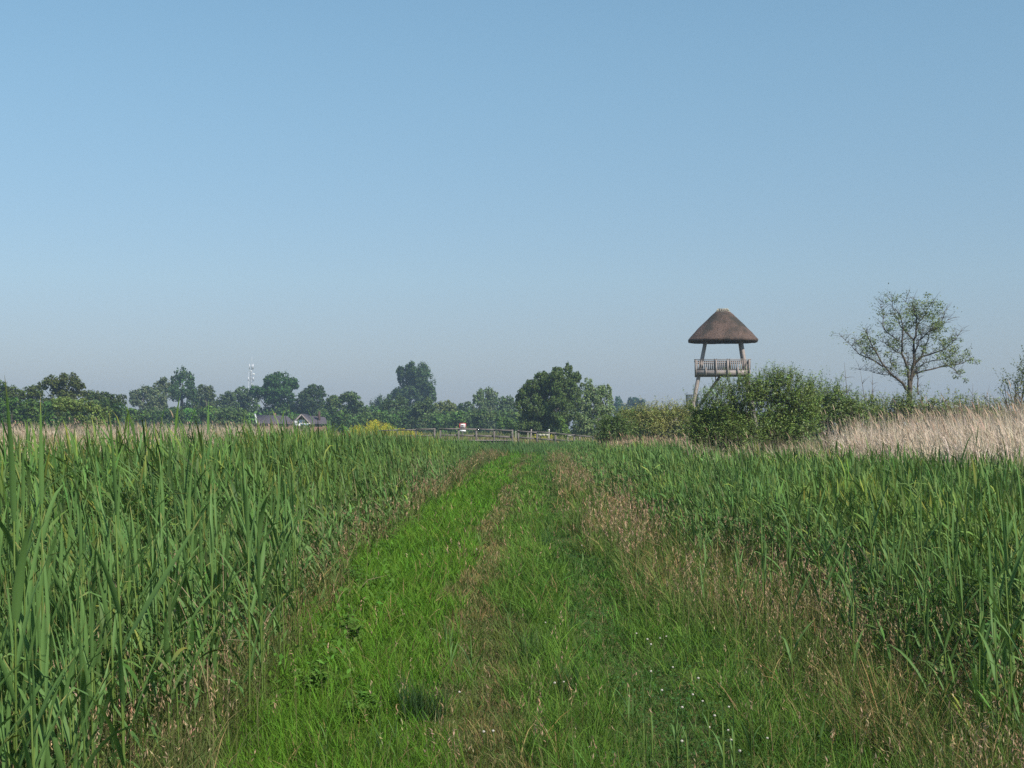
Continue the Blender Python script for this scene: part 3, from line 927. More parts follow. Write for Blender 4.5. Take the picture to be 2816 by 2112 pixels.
def bare_shrub(label, u, Y, vt, n, spread):
    b = P(u, HORIZON, Y)
    b.z = float(gz(b.x, Y))
    root = empty('bare_shrub', b)
    tag(root, label, "shrub")
    a = Acc()
    H = P(u, vt, Y).z - b.z
    for i in range(n):
        x = rng.normal(0, spread)
        h = H * rng.uniform(0.6, 1.0)
        s0 = Vector((rng.normal(0, .12), rng.normal(0, .12), 0))
        e = Vector((x, rng.normal(0, spread), h))
        m1 = s0.lerp(e, 0.35) + Vector((rng.normal(0, .12), 0, 0.1))
        m2 = s0.lerp(e, 0.7) + Vector((rng.normal(0, .12), 0, 0.0))
        a.tube([s0, m1, m2, e], [0.035, 0.025, 0.016, 0.004], 5)
        for q in (m1, m2, m2.lerp(e, 0.5), m1.lerp(m2, 0.5)):
            for _ in range(2):
                d = Vector((rng.normal(0, 1), rng.normal(0, 1), abs(rng.normal(0.8, 0.5)))).normalized() * rng.uniform(0.25, 0.6)
                a.tube([q, q + d * 0.5 + Vector((0, 0, .03)), q + d], [0.011, 0.008, 0.003], 4)
    a.build('twigs', M['bark'], root, smooth=True)


bare_shrub("grey leafless shrub rising between the loose willow bush and the ash", 2336, 62, 985, 5, 0.35)
bare_shrub("dark leafless stems standing just left of the ash trunk", 2396, 70, 990, 5, 0.3)
bare_shrub("small bare twiggy shrub right of the ash tree", 2672, 64, 1040, 5, 0.45)


# ------------------------------------------------------------------ thatched watchtower
def tower():
    Y = 116.0
    mpx = Y / FPX / 5.5308           # metres per zoomed photo pixel
    cx = P(1860 + 707 / 5.5308, HORIZON, Y).x
    X = lambda zx: (zx - 707) * mpx
    Z = lambda zy: CAM_H + (HORIZON - 820 - zy / 5.5308) * Y / FPX
    g0 = float(gz(cx, Y))
    root = empty('watchtower', (cx, Y, 0), rz=-math.atan2(cx, Y) + R(1.2))
    tag(root, "wooden lookout tower with thatched hat roof and railed platform above the bushes", "watchtower")
    # thatched roof: rounded plan, slightly bulging profile
    prof = [(0.45, 207), (0.62, 213), (0.86, 250), (1.14, 298), (1.46, 350), (1.76, 402), (2.10, 464), (2.46, 532), (2.76, 592), (2.94, 630), (2.97, 640), (2.93, 668), (2.62, 672), (0.4, 420)]
    ns = 72
    V, Q = [], []
    for i, (r, zy) in enumerate(prof):
        sq = min(1.0, i / 8.0) * 0.0 + 0.10 * min(1.0, i / 7.0)
        for k in range(ns):
            a = 2 * math.pi * k / ns
            rr = r * (1 + sq * (abs(math.sin(2 * a)) - 0.35))
            w = (rng.normal(0, 0.012) if i < 9 else rng.normal(0, 0.018))
            rx = rr + w
            # front-facing silhouettes keep the measured half width
            V.append((rx * math.cos(a) * 0.965, rx * math.sin(a) * 0.93, Z(zy) + rng.normal(0, 0.012)))
    for i in range(len(prof) - 1):
        for k in range(ns):
            k2 = (k + 1) % ns
            Q.append((i * ns + k2, i * ns + k, (i + 1) * ns + k, (i + 1) * ns + k2))
    roof = link('roof', np_mesh('roof', V, Q, None, None, True), M['thatch'], root)
    # ridge cap: pale mortar frame with brown tiles between
    cap = Acc()
    z0, z1 = Z(212), Z(160)
    half0, half1 = 0.58, 0.40
    cap.box((0, 0, (z0 + z1) / 2 - 0.03), (0.80, 0.26, z1 - z0 - 0.04))
    cap.box((0, 0, z0 + 0.07), (1.02, 0.3, 0.13))
    capo = cap.build('ridge_cap', M['ridge'], roof)
    fr = Acc()
    fr.box((0, -0.20, z0 + 0.015), (1.16, 0.10, 0.05))
    fr.box((0, 0.20, z0 + 0.015), (1.16, 0.10, 0.05))
    for xx, t in ((-0.36, -0.05), (-0.215, -0.02), (-0.07, 0), (0.07, 0), (0.215, 0.02), (0.36, 0.05)):
        fr.bar((xx + t, -0.19, z0), (xx, -0.13, z1), 0.045, 0.05)
        fr.bar((xx + t, 0.19, z0), (xx, 0.13, z1), 0.045, 0.05)
    for sx in (-1, 1):
        for yy in (-0.19, 0.19):
            fr.bar((sx * 0.56, yy, z0), (sx * 0.40, yy * 0.7, z1 - 0.02), 0.045, 0.05)
    fr.box((0, 0, z1 + 0.0), (0.82, 0.3, 0.025))
    fr.build('mortar_strip', M['cream'], roof)
    # four leaning round legs
    for sx in (-1, 1):
        for sy in (-1, 1):
            top = (X(450 if sx < 0 else 968), sy * 1.35, Z(640))
            zy0 = 2250
            run = (X(290) - X(450)) / (Z(1460) - Z(675)) * (g0 - 0.3 - Z(640))
            # slope measured on the photo's left leg
            bot = (top[0] + sx * abs((X(450) - X(290)) / (Z(675) - Z(1460)) * (Z(640) - g0)) * (1.0 if sx < 0 else 0.85), sy * 2.3, g0 - 0.3)
            a = Acc()
            tp, bt = Vector(top), Vector(bot)
            pts = [bt.lerp(tp, f) + Vector((rng.normal(0, .015), rng.normal(0, .015), 0)) for f in np.linspace(0, 1, 7)]
            a.tube(pts, np.linspace(0.17, 0.145, 7), 12)
            a.build('leg', M['wood'], root, smooth=True)
    zr, zb1, zb0 = Z(948), Z(1112), Z(1185)
    xl, xr = X(292), X(1098)
    yf, yb = -2.05, 2.05
    # deck and rim beams
    for i in range(22):
        yy = yf + 0.1 + (yb - yf - 0.2) * (i + 0.5) / 22
        Acc().box(((xl + xr) / 2, yy, zb1 - 0.03), (xr - xl - 0.12, (yb - yf - 0.2) / 22 - 0.012, 0.045)).build('deck_plank', M['wood_h'], root)
    for (a, b) in (((xl, yf), (xr, yf)), ((xl, yb), (xr, yb))):
        Acc().box(((a[0] + b[0]) / 2, a[1], (zb1 + zb0) / 2), (xr - xl + 0.1, 0.10, zb1 - zb0)).build('rim_beam', M['wood_h'], root)
    for xx in (xl, xr):
        Acc().box((xx, 0, (zb1 + zb0) / 2 - 0.002), (0.10, yb - yf - 0.11, zb1 - zb0 - 0.01)).build('rim_beam', M['wood'], root)
    for xx in np.linspace(xl + 0.7, xr - 0.7, 4):
        Acc().box((xx, 0, zb0 + 0.09), (0.1, yb - yf - 0.12, 0.18)).build('joist', M['wood'], root)
    # railings on four sides
    bal = Acc().box((0, 0, 0), (0.065, 0.03, zr - zb1 - 0.16)).mesh('baluster')
    bal.materials.append(M['wood'])
    for yy in (yf, yb):
        Acc().box(((xl + xr) / 2, yy, zr), (xr - xl + 0.22, 0.15, 0.05)).build('top_rail', M['wood_h'], root)
        Acc().box(((xl + xr) / 2, yy, zr - 0.13), (xr - xl, 0.045, 0.085)).build('rail', M['wood_h'], root)
        Acc().box(((xl + xr) / 2, yy, zb1 + 0.07), (xr - xl, 0.045, 0.085)).build('rail', M['wood_h'], root)
        for xx in np.linspace(xl + 0.16, xr - 0.16, 27):
            o = bpy.data.objects.new('baluster', bal)
            COL.objects.link(o)
            o.parent = root
            o.location = (xx, yy - 0.045, (zr + zb1) / 2 - 0.03)
    for xx in (xl, xr):
        Acc().box((xx, 0, zr), (0.15, yb - yf - 0.16, 0.049)).build('top_rail', M['wood'], root)
        Acc().box((xx, 0, zr - 0.13), (0.045, yb - yf - 0.1, 0.085)).build('rail', M['wood'], root)
        Acc().box((xx, 0, zb1 + 0.07), (0.045, yb - yf - 0.1, 0.085)).build('rail', M['wood'], root)
        for yy in np.linspace(yf + 0.18, yb - 0.18, 22):
            o = bpy.data.objects.new('baluster', bal)
            COL.objects.link(o)
            o.parent = root
            o.rotation_euler = (0, 0, R(90))
            o.location = (xx + (0.045 if xx > 0 else -0.045), yy, (zr + zb1) / 2 - 0.03)
    for zx in (300, 600, 770, 1088):
        for yy in (yf - 0.075, yb + 0.075):
            Acc().box((X(zx), yy, (zr + zb0) / 2 - 0.03), (0.11, 0.10, zr - zb0 - 0.02)).build('post', M['wood'], root)
    for zx in (448, 920):
        Acc().box((X(zx), yf - 0.08, (Z(1070) + zb0) / 2), (0.10, 0.11, Z(1070) - zb0 + 0.02)).build('bracket', M['wood'], root)
    for zx in (583, 615, 776, 812):
        Acc().box((X(zx), 0.9, (Z(912) + zb1) / 2), (0.085, 0.085, Z(912) - zb1)).build('stair_post', M['wood'], root)
    # stairs from a low landing up to the platform
    lz = Z(1470) - 1.05
    lx0, lx1 = X(160), X(330)
    for yy in (0.15, 1.05):
        st = Acc()
        st.bar((X(330), yy, lz + 0.0), (X(690), yy, zb0 + 0.16), 0.07, 0.24)
        st.build('stair_stringer', M['wood'], root)
    for i in range(13):
        f = (i + 0.5) / 13
        Acc().box((X(330) + (X(690) - X(330)) * f, 0.6, lz + (zb0 + 0.16 - lz) * f), (0.26, 0.83, 0.045)).build('stair_tread', M['wood'], root)
    Acc().box(((lx0 + lx1) / 2, 0.6, lz), (lx1 - lx0, 1.5, 0.12)).build('landing', M['wood_h'], root)
    Acc().box(((lx0 + lx1) / 2, -0.17, lz + 1.05), (lx1 - lx0 + 0.1, 0.1, 0.05)).build('top_rail', M['wood_h'], root)
    Acc().box((lx0, 0.6, lz + 1.049), (0.1, 1.44, 0.05)).build('top_rail', M['wood'], root)
    lb = Acc().box((0, 0, 0), (0.075, 0.03, 1.0)).mesh('landing_baluster')
    lb.materials.append(M['wood'])
    for xx in np.linspace(lx0 + 0.06, lx1 - 0.05, 8):
        o = bpy.data.objects.new('baluster', lb)
        COL.objects.link(o)
        o.parent = root
        o.location = (xx, -0.17, lz + 0.53)
    for (xx, yy) in ((lx0, -0.1), (lx0, 1.3), (lx1 - 0.05, 1.3)):
        Acc().box((xx, yy, (lz + 1.0 + g0 - 0.3) / 2), (0.14, 0.14, lz + 1.0 - g0 + 0.3)).build('post', M['wood'], root)
    for yy in (0.1, 1.1):
        a = Acc()
        a.bar((lx0 - 3.2, yy, g0), (lx0, yy, lz), 0.07, 0.24)
        a.build('stair_stringer', M['wood'], root)
    for i in range(11):
        f = (i + 0.5) / 11
        Acc().box((lx0 - 3.2 + 3.2 * f, 0.6, g0 + (lz - g0) * f), (0.26, 0.93, 0.045)).build('stair_tread', M['wood'], root)
    # hanging posts under the deck and cross braces
    for zx in (600, 785):
        Acc().box((X(zx), 0.6, Z(1225)), (0.07, 0.07, 0.34)).build('stair_hanger', M['wood'], root)


tower()


# ------------------------------------------------------------------ bridge with railings
def rail_z(u):
    return float(np.interp(u, [1040, 1093, 1195, 1261, 1310, 1409, 1477, 1528, 1579, 1631, 1650], [1183.5, 1181, 1178.5, 1178, 1179, 1182.5, 1187, 1190.5, 1195, 1199.5, 1201]))


def fence(name, label, us, Y0, Y1, deck=None, group=None):
    Ys = np.linspace(Y0, Y1, len(us))
    p0 = P(us[0], HORIZON, Ys[0])
    root = empty(name, (p0.x, p0.y, 0))
    tag(root, label, 'fence' if deck is None else 'bridge', group)
    b = Vector((p0.x, p0.y, 0))
    tops = []
    for u, yy in zip(us, Ys):
        t = P(u, rail_z(u), yy)
        g0 = float(gz(t.x, t.y))
        tops.append(t)
        a = Acc()
        lean = rng.normal(0, 0.012)
        a.bar((t.x - b.x + lean, t.y - b.y, g0 - 0.3), (t.x - b.x, t.y - b.y, t.z + 0.03), 0.14, 0.14)
        a.build('post', M['wood_f'], root)
    for i in range(len(tops) - 1):
        s, e = tops[i] - b, tops[i + 1] - b
        for dz, hgt in ((-0.045, 0.10), (-0.56, 0.13)):
            a = Acc()
            o = Vector((0, -0.095 if dz > -0.1 else 0.09, dz + rng.normal(0, 0.012)))
            ex = (e - s).normalized() * 0.10
            a.bar(s + o - ex * (0 if i else 1), e + o - ex * 0.06, 0.045, hgt)
            # bar() stands its second size upright only for level runs, so lay the board on edge
            a.build('rail', M['wood_f'], root)
    if deck is not None:
        l, r = tops[0] - b, tops[-1] - b
        zt = P(1330, 1212.5, Y0).z
        for dy in (0.0, 2.6):
            Acc().box(((l.x + r.x) / 2, dy + 0.02, zt - 0.11), (r.x - l.x + 0.3, 0.16, 0.24)).build('side_beam', M['wood_dark'], root)
        n = 46
        pl = Acc().box((0, 0, 0), ((r.x - l.x) / n - 0.015, 2.9, 0.05)).mesh('deck_plank')
        pl.materials.append(M['wood'])
        for i in range(n):
            o = bpy.data.objects.new('deck_plank', pl)
            COL.objects.link(o)
            o.parent = root
            o.location = (l.x + (r.x - l.x) * (i + 0.5) / n, 1.3, zt + 0.04)
    return root


fence('bridge', "low wooden bridge with post-and-rail side at the end of the track", [1211, 1261, 1310, 1359, 1409], 112, 112, deck=True)
fence('rail_fence', "post-and-rail fence joining the bridge beside the yellow flowers", [1043, 1093, 1143.5, 1195], 113.2, 113.0)
fence('rail_fence', "post-and-rail fence sloping down from the bridge towards the dark bush", [1425.5, 1477, 1528, 1579, 1631], 112.6, 112.2)
a_ = fence('rail_fence', "farther railing on the far side of the bridge deck", [1211, 1261, 1310, 1359, 1409], 115.0, 115.0)


def pole(name, label, u0, v0, u1, v1, Y, r, mat, cat='post', cap=None):
    a, b = P(u0, v0, Y), P(u1, v1, Y)
    a.z = float(gz(a.x, Y)) - 0.2
    root = empty(name, (a.x, a.y, a.z))
    tag(root, label, cat)
    t = b - a
    Acc().tube([(0, 0, 0), tuple(t * 0.5), tuple(t)], [r, r, r * 0.92], 8).build('shaft', mat, root, smooth=True)
    if cap is not None:
        c = Acc()
        c.tube([tuple(t), tuple(t + Vector((0, 0, 0.1)))], [r * 1.35, r * 1.1], 8)
        c.build('cap', cap, root)


pole('marker_post', "short white post seen under the bridge rail's right end", 1418.5, 1200, 1418.5, 1188, 128, 0.03, M['cream'], cap=M['cream'])
pole('marker_post', "thin white post left of the leaning grey stake", 1452, 1200, 1452, 1189, 130, 0.03, M['cream'], cap=M['cream'])
pole('leaning_stake', "grey stake leaning right behind the sloping rail", 1457, 1200, 1461.5, 1180, 124, 0.055, M['wood'])
pole('marker_post', "cream-topped post standing above the sloping rail", 1510, 1200, 1510, 1183, 132, 0.05, M['cream'], cap=M['white'])
pole('leaning_stake', "thin pale stake at the dark bush's left edge", 1648, 1200, 1648, 1176, 110, 0.05, M['wood'])
pole('reed_stake', "dark thin stake between bridge posts left of the sign", 1231, 1212, 1231, 1187, 110, 0.03, M['wood_dark'])


def white_board(label, u0, u1, v0, v1, Y):
    a, b = P(u0, v0, Y), P(u1, v1, Y)
    root = empty('white_board', (a.x, Y, float(gz(a.x, Y))))
    tag(root, label, 'board')
    z0, z1 = b.z - root.location.z, a.z - root.location.z
    n = 3
    w = (b.x - a.x)
    for i in range(n):
        Acc().box((w * (i + 0.5) / n, rng.normal(0, 0.01), (z0 + z1) / 2 + rng.normal(0, 0.012)), (w / n - 0.03, 0.05, z1 - z0)).build('plank', M['cream'], root)
    for x in (0.05, w - 0.05):
        Acc().box((x, 0.07, z1 / 2), (0.08, 0.08, z1)).build('stake', M['wood'], root)


white_board("low white board with yellow flowers behind the sloping rail", 1480, 1509, 1193.5, 1199, 126)
white_board("thin white board under the lowest part of the sloping rail", 1560, 1596, 1197.0, 1199.5, 122)


# ------------------------------------------------------------------ waterway sign
def sign():
    Y = 119.0
    c0, c1 = P(1263.5, 1163.5, Y), P(1281.5, 1181, Y)
    w, h = c1.x - c0.x, c0.z - c1.z
    root = empty('waterway_sign', ((c0.x + c1.x) / 2, Y, float(gz(c0.x, Y))))
    tag(root, "white sign with red border, black waves and a small plate below", "sign")
    bz = root.location.z
    zc = (c0.z + c1.z) / 2 - bz
    Acc().tube([(0, 0.05, -0.3), (0, 0.05, zc + h / 2 - 0.02)], [0.04, 0.04], 10).build('post', M['wood_f'], root, smooth=True)
    bd = Acc().box((0, 0, zc), (w, 0.02, h)).build('board', M['white'], root)
    e = 0.052
    for (x, z, sx, sz) in ((0, h / 2 - e / 2, w, e), (0, -h / 2 + e / 2, w, e), (-w / 2 + e / 2, 0, e, h - 2 * e - 0.004), (w / 2 - e / 2, 0, e, h - 2 * e - 0.004)):
        Acc().box((x, -0.014, zc + z), (sx, 0.008, sz)).build('border', M['red'], bd)
    L0 = Vector((-w / 2 + e, -0.0135, zc + h / 2 - e))
    L1 = Vector((w / 2 - e, -0.0135, zc - h / 2 + e))
    Acc().bar(L0, L1, 0.032, 0.005).build('slash', M['red'], bd)
    for dz in (0.03, -0.115):
        V, Q = [], []
        n = 18
        for i in range(n + 1):
            f = i / n
            x = (f - 0.5) * (w - 2 * e - 0.05)
            z = zc + dz + 0.042 * math.exp(-((f - 0.5) / 0.2) ** 2) + 0.012 * math.cos(f * 4 * math.pi)
            th = 0.028 + 0.01 * math.sin(f * math.pi)
            for yy in (-0.0195, -0.0165):
                V += [(x, yy, z + th), (x, yy, z - th)]
            if i:
                a, b = (i - 1) * 4, i * 4
                Q += [(a, a + 1, b + 1, b), (a, b, b + 2, a + 2), (a + 1, a + 3, b + 3, b + 1)]
        link('wave', np_mesh('wave', V, Q), M['black'], bd)
    pz = P(1270, 1184.5, Y).z - bz
    pl = Acc().box((0.0, 0, pz), (w * 0.92, 0.02, 0.15)).build('plate', M['white'], root)


sign()


# ------------------------------------------------------------------ houses
def gable_roof(root, x0, x1, y0, y1, z_e, z_r, axis='x', thick=0.22, over=0.25, mat='slate'):
    """two roof slopes; axis = direction of the ridge"""
    out = []
    if axis == 'x':
        ym = (y0 + y1) / 2
        for s, ye in ((-1, y0 - over), (1, y1 + over)):
            V = [(x0 - over, ye, z_e), (x1 + over, ye, z_e), (x1 + over, ym, z_r), (x0 - over, ym, z_r)]
            V += [(a, b, c + thick) for (a, b, c) in V]
            Q = [(0, 1, 2, 3), (7, 6, 5, 4), (0, 4, 5, 1), (1, 5, 6, 2), (2, 6, 7, 3), (3, 7, 4, 0)]
            out.append(link('roof_slope', np_mesh('roof_slope', V, Q), M[mat], root))
    else:
        xm = (x0 + x1) / 2
        for s, xe in ((-1, x0 - over), (1, x1 + over)):
            V = [(xe, y0 - over, z_e), (xm, y0 - over, z_r), (xm, y1 + over, z_r), (xe, y1 + over, z_e)]
            V += [(a, b, c + thick) for (a, b, c) in V]
            Q = [(0, 1, 2, 3), (7, 6, 5, 4), (0, 4, 5, 1), (1, 5, 6, 2), (2, 6, 7, 3), (3, 7, 4, 0)]
            out.append(link('roof_slope', np_mesh('roof_slope', V, Q), M[mat], root))
    return out


def houses():
    Y = 270.0
    k = Y / FPX
    # left house: long dark roof, pale verge board on its left end
    gx = P(742, HORIZON, Y).x
    g0 = float(gz(gx, Y))
    root = empty('house', (gx, Y + 3, g0))
    tag(root, "long low house with dark roof and a white verge board on its left end", "house")
    zz = lambda v: P(0, v, Y).z - g0
    x0, x1 = (700 - 742) * k, (797 - 742) * k
    Acc().box(((x0 + x1) / 2, 0, zz(1166) / 2 - 0.1), (x1 - x0, 6.6, zz(1166) + 0.2)).build('wall', M['brick'], root)
    V, Q = [], []
    # hipped slope on the left end, ridge falling away on the right
    V = [((709 - 742) * k, -3.7, zz(1164)), ((800 - 742) * k, -3.7, zz(1166)), ((783 - 742) * k, 0, zz(1143.5)), ((693 - 742) * k, 0, zz(1139.5)), ((800 - 742) * k, 3.7, zz(1166)), ((709 - 742) * k, 3.7, zz(1164))]
    Q = [(0, 1, 2, 3), (3, 2, 4, 5)]
    T = [(1, 4, 2), (0, 3, 5)]
    link('roof', np_mesh('roof', V, Q, T), M['slate'], root)
    Acc().bar(((709 - 742) * k, -3.78, zz(1163)), ((693 - 742) * k, -0.05, zz(1138.8)), 0.3, 0.22).build('verge_board', M['white'], root)
    ch = Acc().box((0.3, 0.6, zz(1142)), (0.5, 0.5, 0.9))
    ch.build('chimney', M['brick'], root)
    # gabled house with white balcony
    Y2 = 262.0
    k = Y2 / FPX
    gx = P(830, HORIZON, Y2).x
    g0 = float(gz(gx, Y2))
    root = empty('house', (gx, Y2, g0))
    tag(root, "gabled house with dark boarded gable, wide window and white balcony", "house")
    zz = lambda v: P(0, v, Y2).z - g0
    X = lambda u: (u - 830) * k
    xl, xr = X(806), X(853)
    Acc().box(((xl + xr) / 2, 4.0, zz(1167) / 2 - 0.1), (xr - xl - 0.2, 7.6, zz(1167) + 0.2)).build('wall', M['brick'], root)
    V = [(xl, 0.25, zz(1166)), (xr, 0.25, zz(1166)), (X(829.5), 0.25, zz(1142)), (xl, 7.9, zz(1166)), (xr, 7.9, zz(1166)), (X(829.5), 7.9, zz(1142))]
    link('gable_boarding', np_mesh('gable_boarding', V, [(0, 1, 4, 3)], [(0, 1, 2), (3, 5, 4)]), M['boarding'], root)
    # roof slopes with gable verge boards
    for s, xe, ve in ((-1, X(803), 1168), (1, X(857), 1169)):
        Vr = [(xe, -0.35, zz(ve)), (X(829.5), -0.35, zz(1140.2)), (X(829.5), 8.2, zz(1140.2)), (xe, 8.2, zz(ve))]
        Vr += [(a, b, c + 0.16) for (a, b, c) in Vr]
        Qr = [(0, 1, 2, 3), (7, 6, 5, 4), (0, 4, 5, 1), (1, 5, 6, 2), (2, 6, 7, 3), (3, 7, 4, 0)]
        r = link('roof_slope', np_mesh('roof_slope', Vr, Qr), M['slate'], root)
        Acc().bar((xe, -0.42, zz(ve) + 0.02), (X(829.5), -0.42, zz(1140.2) + 0.02), 0.06, 0.2).build('verge_board', M['wood'], r)
    # cross ridge running left and right behind the gable
    Vc = [(X(790), 3.6, zz(1165)), (X(884), 3.6, zz(1166)), (X(880), 7.0, zz(1146.5)), (X(808), 7.0, zz(1139.5)), (X(884), 10.5, zz(1166)), (X(790), 10.5, zz(1165))]
    link('cross_roof', np_mesh('cross_roof', Vc, [(0, 1, 2, 3), (3, 2, 4, 5)], [(1, 4, 2), (0, 3, 5)]), M['slate'], root)
    Acc().box((X(838), 7.0, zz(1167) / 2 - 0.15), (X(880) - X(796), 6.0, zz(1167) + 0.1)).build('wing_wall', M['brick'], root)
    ch = Acc().box((X(866.5), 5.6, zz(1150)), (0.42, 0.42, 2.6)).build('chimney', M['boarding'], root)
    Acc().tube([(X(866.5), 5.6, zz(1150) + 1.28), (X(866.5), 5.6, zz(1139.5))], [0.1, 0.1], 8).build('flue', M['steel'], ch)
    # window with frame and two panes
    wx0, wx1, wz0, wz1 = X(819.5), X(836), zz(1164), zz(1155)
    wn = Acc()
    t = 0.07
    for (x, z, sx, sz) in (((wx0 + wx1) / 2, wz1, wx1 - wx0, t), ((wx0 + wx1) / 2, wz0, wx1 - wx0, t), (wx0, (wz0 + wz1) / 2, t, wz1 - wz0 - t), (wx1, (wz0 + wz1) / 2, t, wz1 - wz0 - t), ((wx0 * 0.25 + wx1 * 0.75), (wz0 + wz1) / 2, t, wz1 - wz0 - t)):
        wn.box((x, 0.19, z), (sx, 0.08, sz))
    wo = wn.build('window', M['white'], root)
    xm = wx0 * 0.25 + wx1 * 0.75
    for a, b in ((wx0, xm), (xm, wx1)):
        Acc().box(((a + b) / 2, 0.215, (wz0 + wz1) / 2), (b - a - t, 0.02, wz1 - wz0 - t)).build('pane', M['glass'], wo)
    # balcony
    ba = Acc().box((X(833), -0.55, zz(1164.6)), (X(851) - X(808), 1.5, 0.10)).build('balcony_slab', M['white'], root)
    Acc().box((X(821.5), -1.25, zz(1168.6)), (X(829.5) - X(814.5), 0.08, 0.5)).build('balcony_panel', M['white'], root)
    for u in (814.5, 819):
        Acc().box((X(u), -1.25, zz(1162)), (0.16, 0.16, 0.62)).build('balcony_post', M['white'], root)
    Acc().box((X(841), -1.25, zz(1167.5)), (X(852) - X(831), 0.06, 0.28)).build('balcony_panel', M['glass'], root)


houses()


# ------------------------------------------------------------------ telecom mast
def mast():
    Y = 560.0
    k = Y / FPX
    c = P(690, HORIZON, Y)
    g0 = float(gz(c.x, Y))
    root = empty('telecom_mast', (c.x, Y, g0))
    tag(root, "white lattice telecom mast with antennas rising behind the treeline", "mast")
    zz = lambda v: P(0, v, Y).z - g0
    X = lambda u: (u - 690) * k
    corners = [(-1, -0.6), (1, -0.6), (0, 1.1)]
    zt = zz(1021)
    wb, wt = 1.35, 0.75
    for (sx, sy) in corners:
        Acc().tube([(sx * wb, sy * wb, 0), (sx * wt, sy * wt, zt)], [0.085, 0.06], 6).build('mast_leg', M['steel'], root)
    lat = Acc()
    n = 18
    for i in range(n):
        f0, f1 = i / n, (i + 1) / n
        w0, w1 = wb + (wt - wb) * f0, wb + (wt - wb) * f1
        for j in range(3):
            a, b = corners[j], corners[(j + 1) % 3]
            lat.bar((a[0] * w0, a[1] * w0, zt * f0), (b[0] * w1, b[1] * w1, zt * f1), 0.035, 0.035)
            lat.bar((a[0] * w1, a[1] * w1, zt * f1), (b[0] * w1, b[1] * w1, zt * f1), 0.035, 0.035)
    lat.build('lattice', M['steel'], root)
    Acc().tube([(0.1, 0, zt), (0.4, 0, zz(994)), (0.4, 0, zz(981))], [0.09, 0.05, 0.03], 6).build('spire', M['steel'], root)
    for u in (687.5, 697.5, 692):
        Acc().box((X(u), -0.9 if u != 692 else 1.2, zz(1008.5)), (0.26, 0.3, zz(1001) - zz(1016))).build('antenna', M['steel'], root)
        Acc().bar((0, 0, zt - 0.1), (X(u), -0.9 if u != 692 else 1.2, zz(1014)), 0.07, 0.07).build('antenna_arm', M['steel'], root)
    Acc().tube([(X(699), -0.9, zz(1029)), (X(699), -1.15, zz(1029))], [0.36, 0.3], 14).build('dish', M['white'], root)
    Acc().tube([(X(691.5), -0.7, zz(1020.5)), (X(691.5), -0.95, zz(1020.5))], [0.26, 0.22], 14).build('dish', M['white'], root)
    for u in (684.5, 698.5):
        Acc().box((X(u), -1.1, zz(1042.5)), (0.28, 0.25, zz(1037) - zz(1048))).build('antenna', M['steel'], root)
        Acc().bar((X(690), -0.4, zz(1042)), (X(u), -1.0, zz(1042)), 0.07, 0.07).build('antenna_arm', M['steel'], root)
    Acc().tube([(0.25, -0.75, 0), (0.1, -0.5, zt)], [0.08, 0.08], 6).build('cable_ladder', M['wood_dark'], root)


mast()


# ------------------------------------------------------------------ reeds (the mass)
REED_A = np.array((0.088, 0.158, 0.044))
REED_B = np.array((0.094, 0.170, 0.048))
WIND = math.pi          # leaves stream towards -X


def reed_mass(acc, x, y, H, nleaf, k, col_mul=1.0, leafL=(0.28, 0.5), leafW=(0.016, 0.028), stem=True, stemw=0.006, wind=0.65):
    """reed plants: upright stem and alternate long leaves, streaming with the wind"""
    n = len(x)
    if n == 0:
        return
    H = H * (0.68 + 0.64 * fnoise(x * 0.9 + 2, y * 0.55, 65)) * np.where(rng.random(n) < 0.06, 1.15, 1.0)
    base = gpos(x, y, -0.02)
    az = WIND + rng.normal(0, wind, n)
    lean = np.abs(rng.normal(0.10, 0.08, n))
    yl = sstep(0.45, 0.75, fnoise(x * 0.7, y * 0.4, 61))[:, None]
    tint = jit(n, REED_A * col_mul * (1 + yl * np.array([0.25, 0.10, -0.1])), 0.18, 0.06)
    if stem:
        blades(acc, base, H * 0.98, stemw, az, lean * 0.4, lean * 1.4, 2, tint * np.array([1.35, 1.15, 0.9]), tint, roll=rng.uniform(0, 3, n), prof='stem')
    for j in range(nleaf):
        f = 0.22 + 0.76 * (j + rng.random(n)) / nleaf
        th = lean * 0.4 + lean * 1.4 * 0.4 * f
        st = base + np.stack([np.sin(th) * np.cos(az), np.sin(th) * np.sin(az), np.cos(th)], -1) * (H * f)[:, None]
        la = az + (j % 2) * math.pi * (rng.random(n) < 0.35) + rng.normal(0, 0.7, n)
        top = f > 0.85
        L = rng.uniform(*leafL, n) * np.where(top, 0.85, 1.0) * np.clip(H / 1.4, 0.45, 1.15)
        W = rng.uniform(*leafW, n)
        t0 = np.where(top, rng.uniform(0.04, 0.25, n), rng.uniform(0.28, 0.95, n))
        bend = np.where(rng.random(n) < 0.42, rng.uniform(0.6, 1.7, n), rng.uniform(0.05, 0.8, n))
        bend = np.where(top, bend * 0.5, bend)
        c = jit(n, tint, 0.12, 0.05)
        tip = c * np.where(rng.random((n, 1)) < 0.10, np.array([[2.4, 1.5, 1.0]]), np.array([[1.05, 1.05, 0.95]]))
        blades(acc, st, L, W, la, t0, bend, k, c, tip, roll=rng.normal(0, 0.5, n), twist=rng.normal(0, 0.6, n), prof='reed')


def scatter(n, x0, x1, y0, y1):
    return rng.uniform(x0, x1, n), rng.uniform(y0, y1, n)


def in_view(x, y, pad=0.8, left=0.362, right=0.362):
    return (x > -left * y - pad) & (x < right * y + pad)


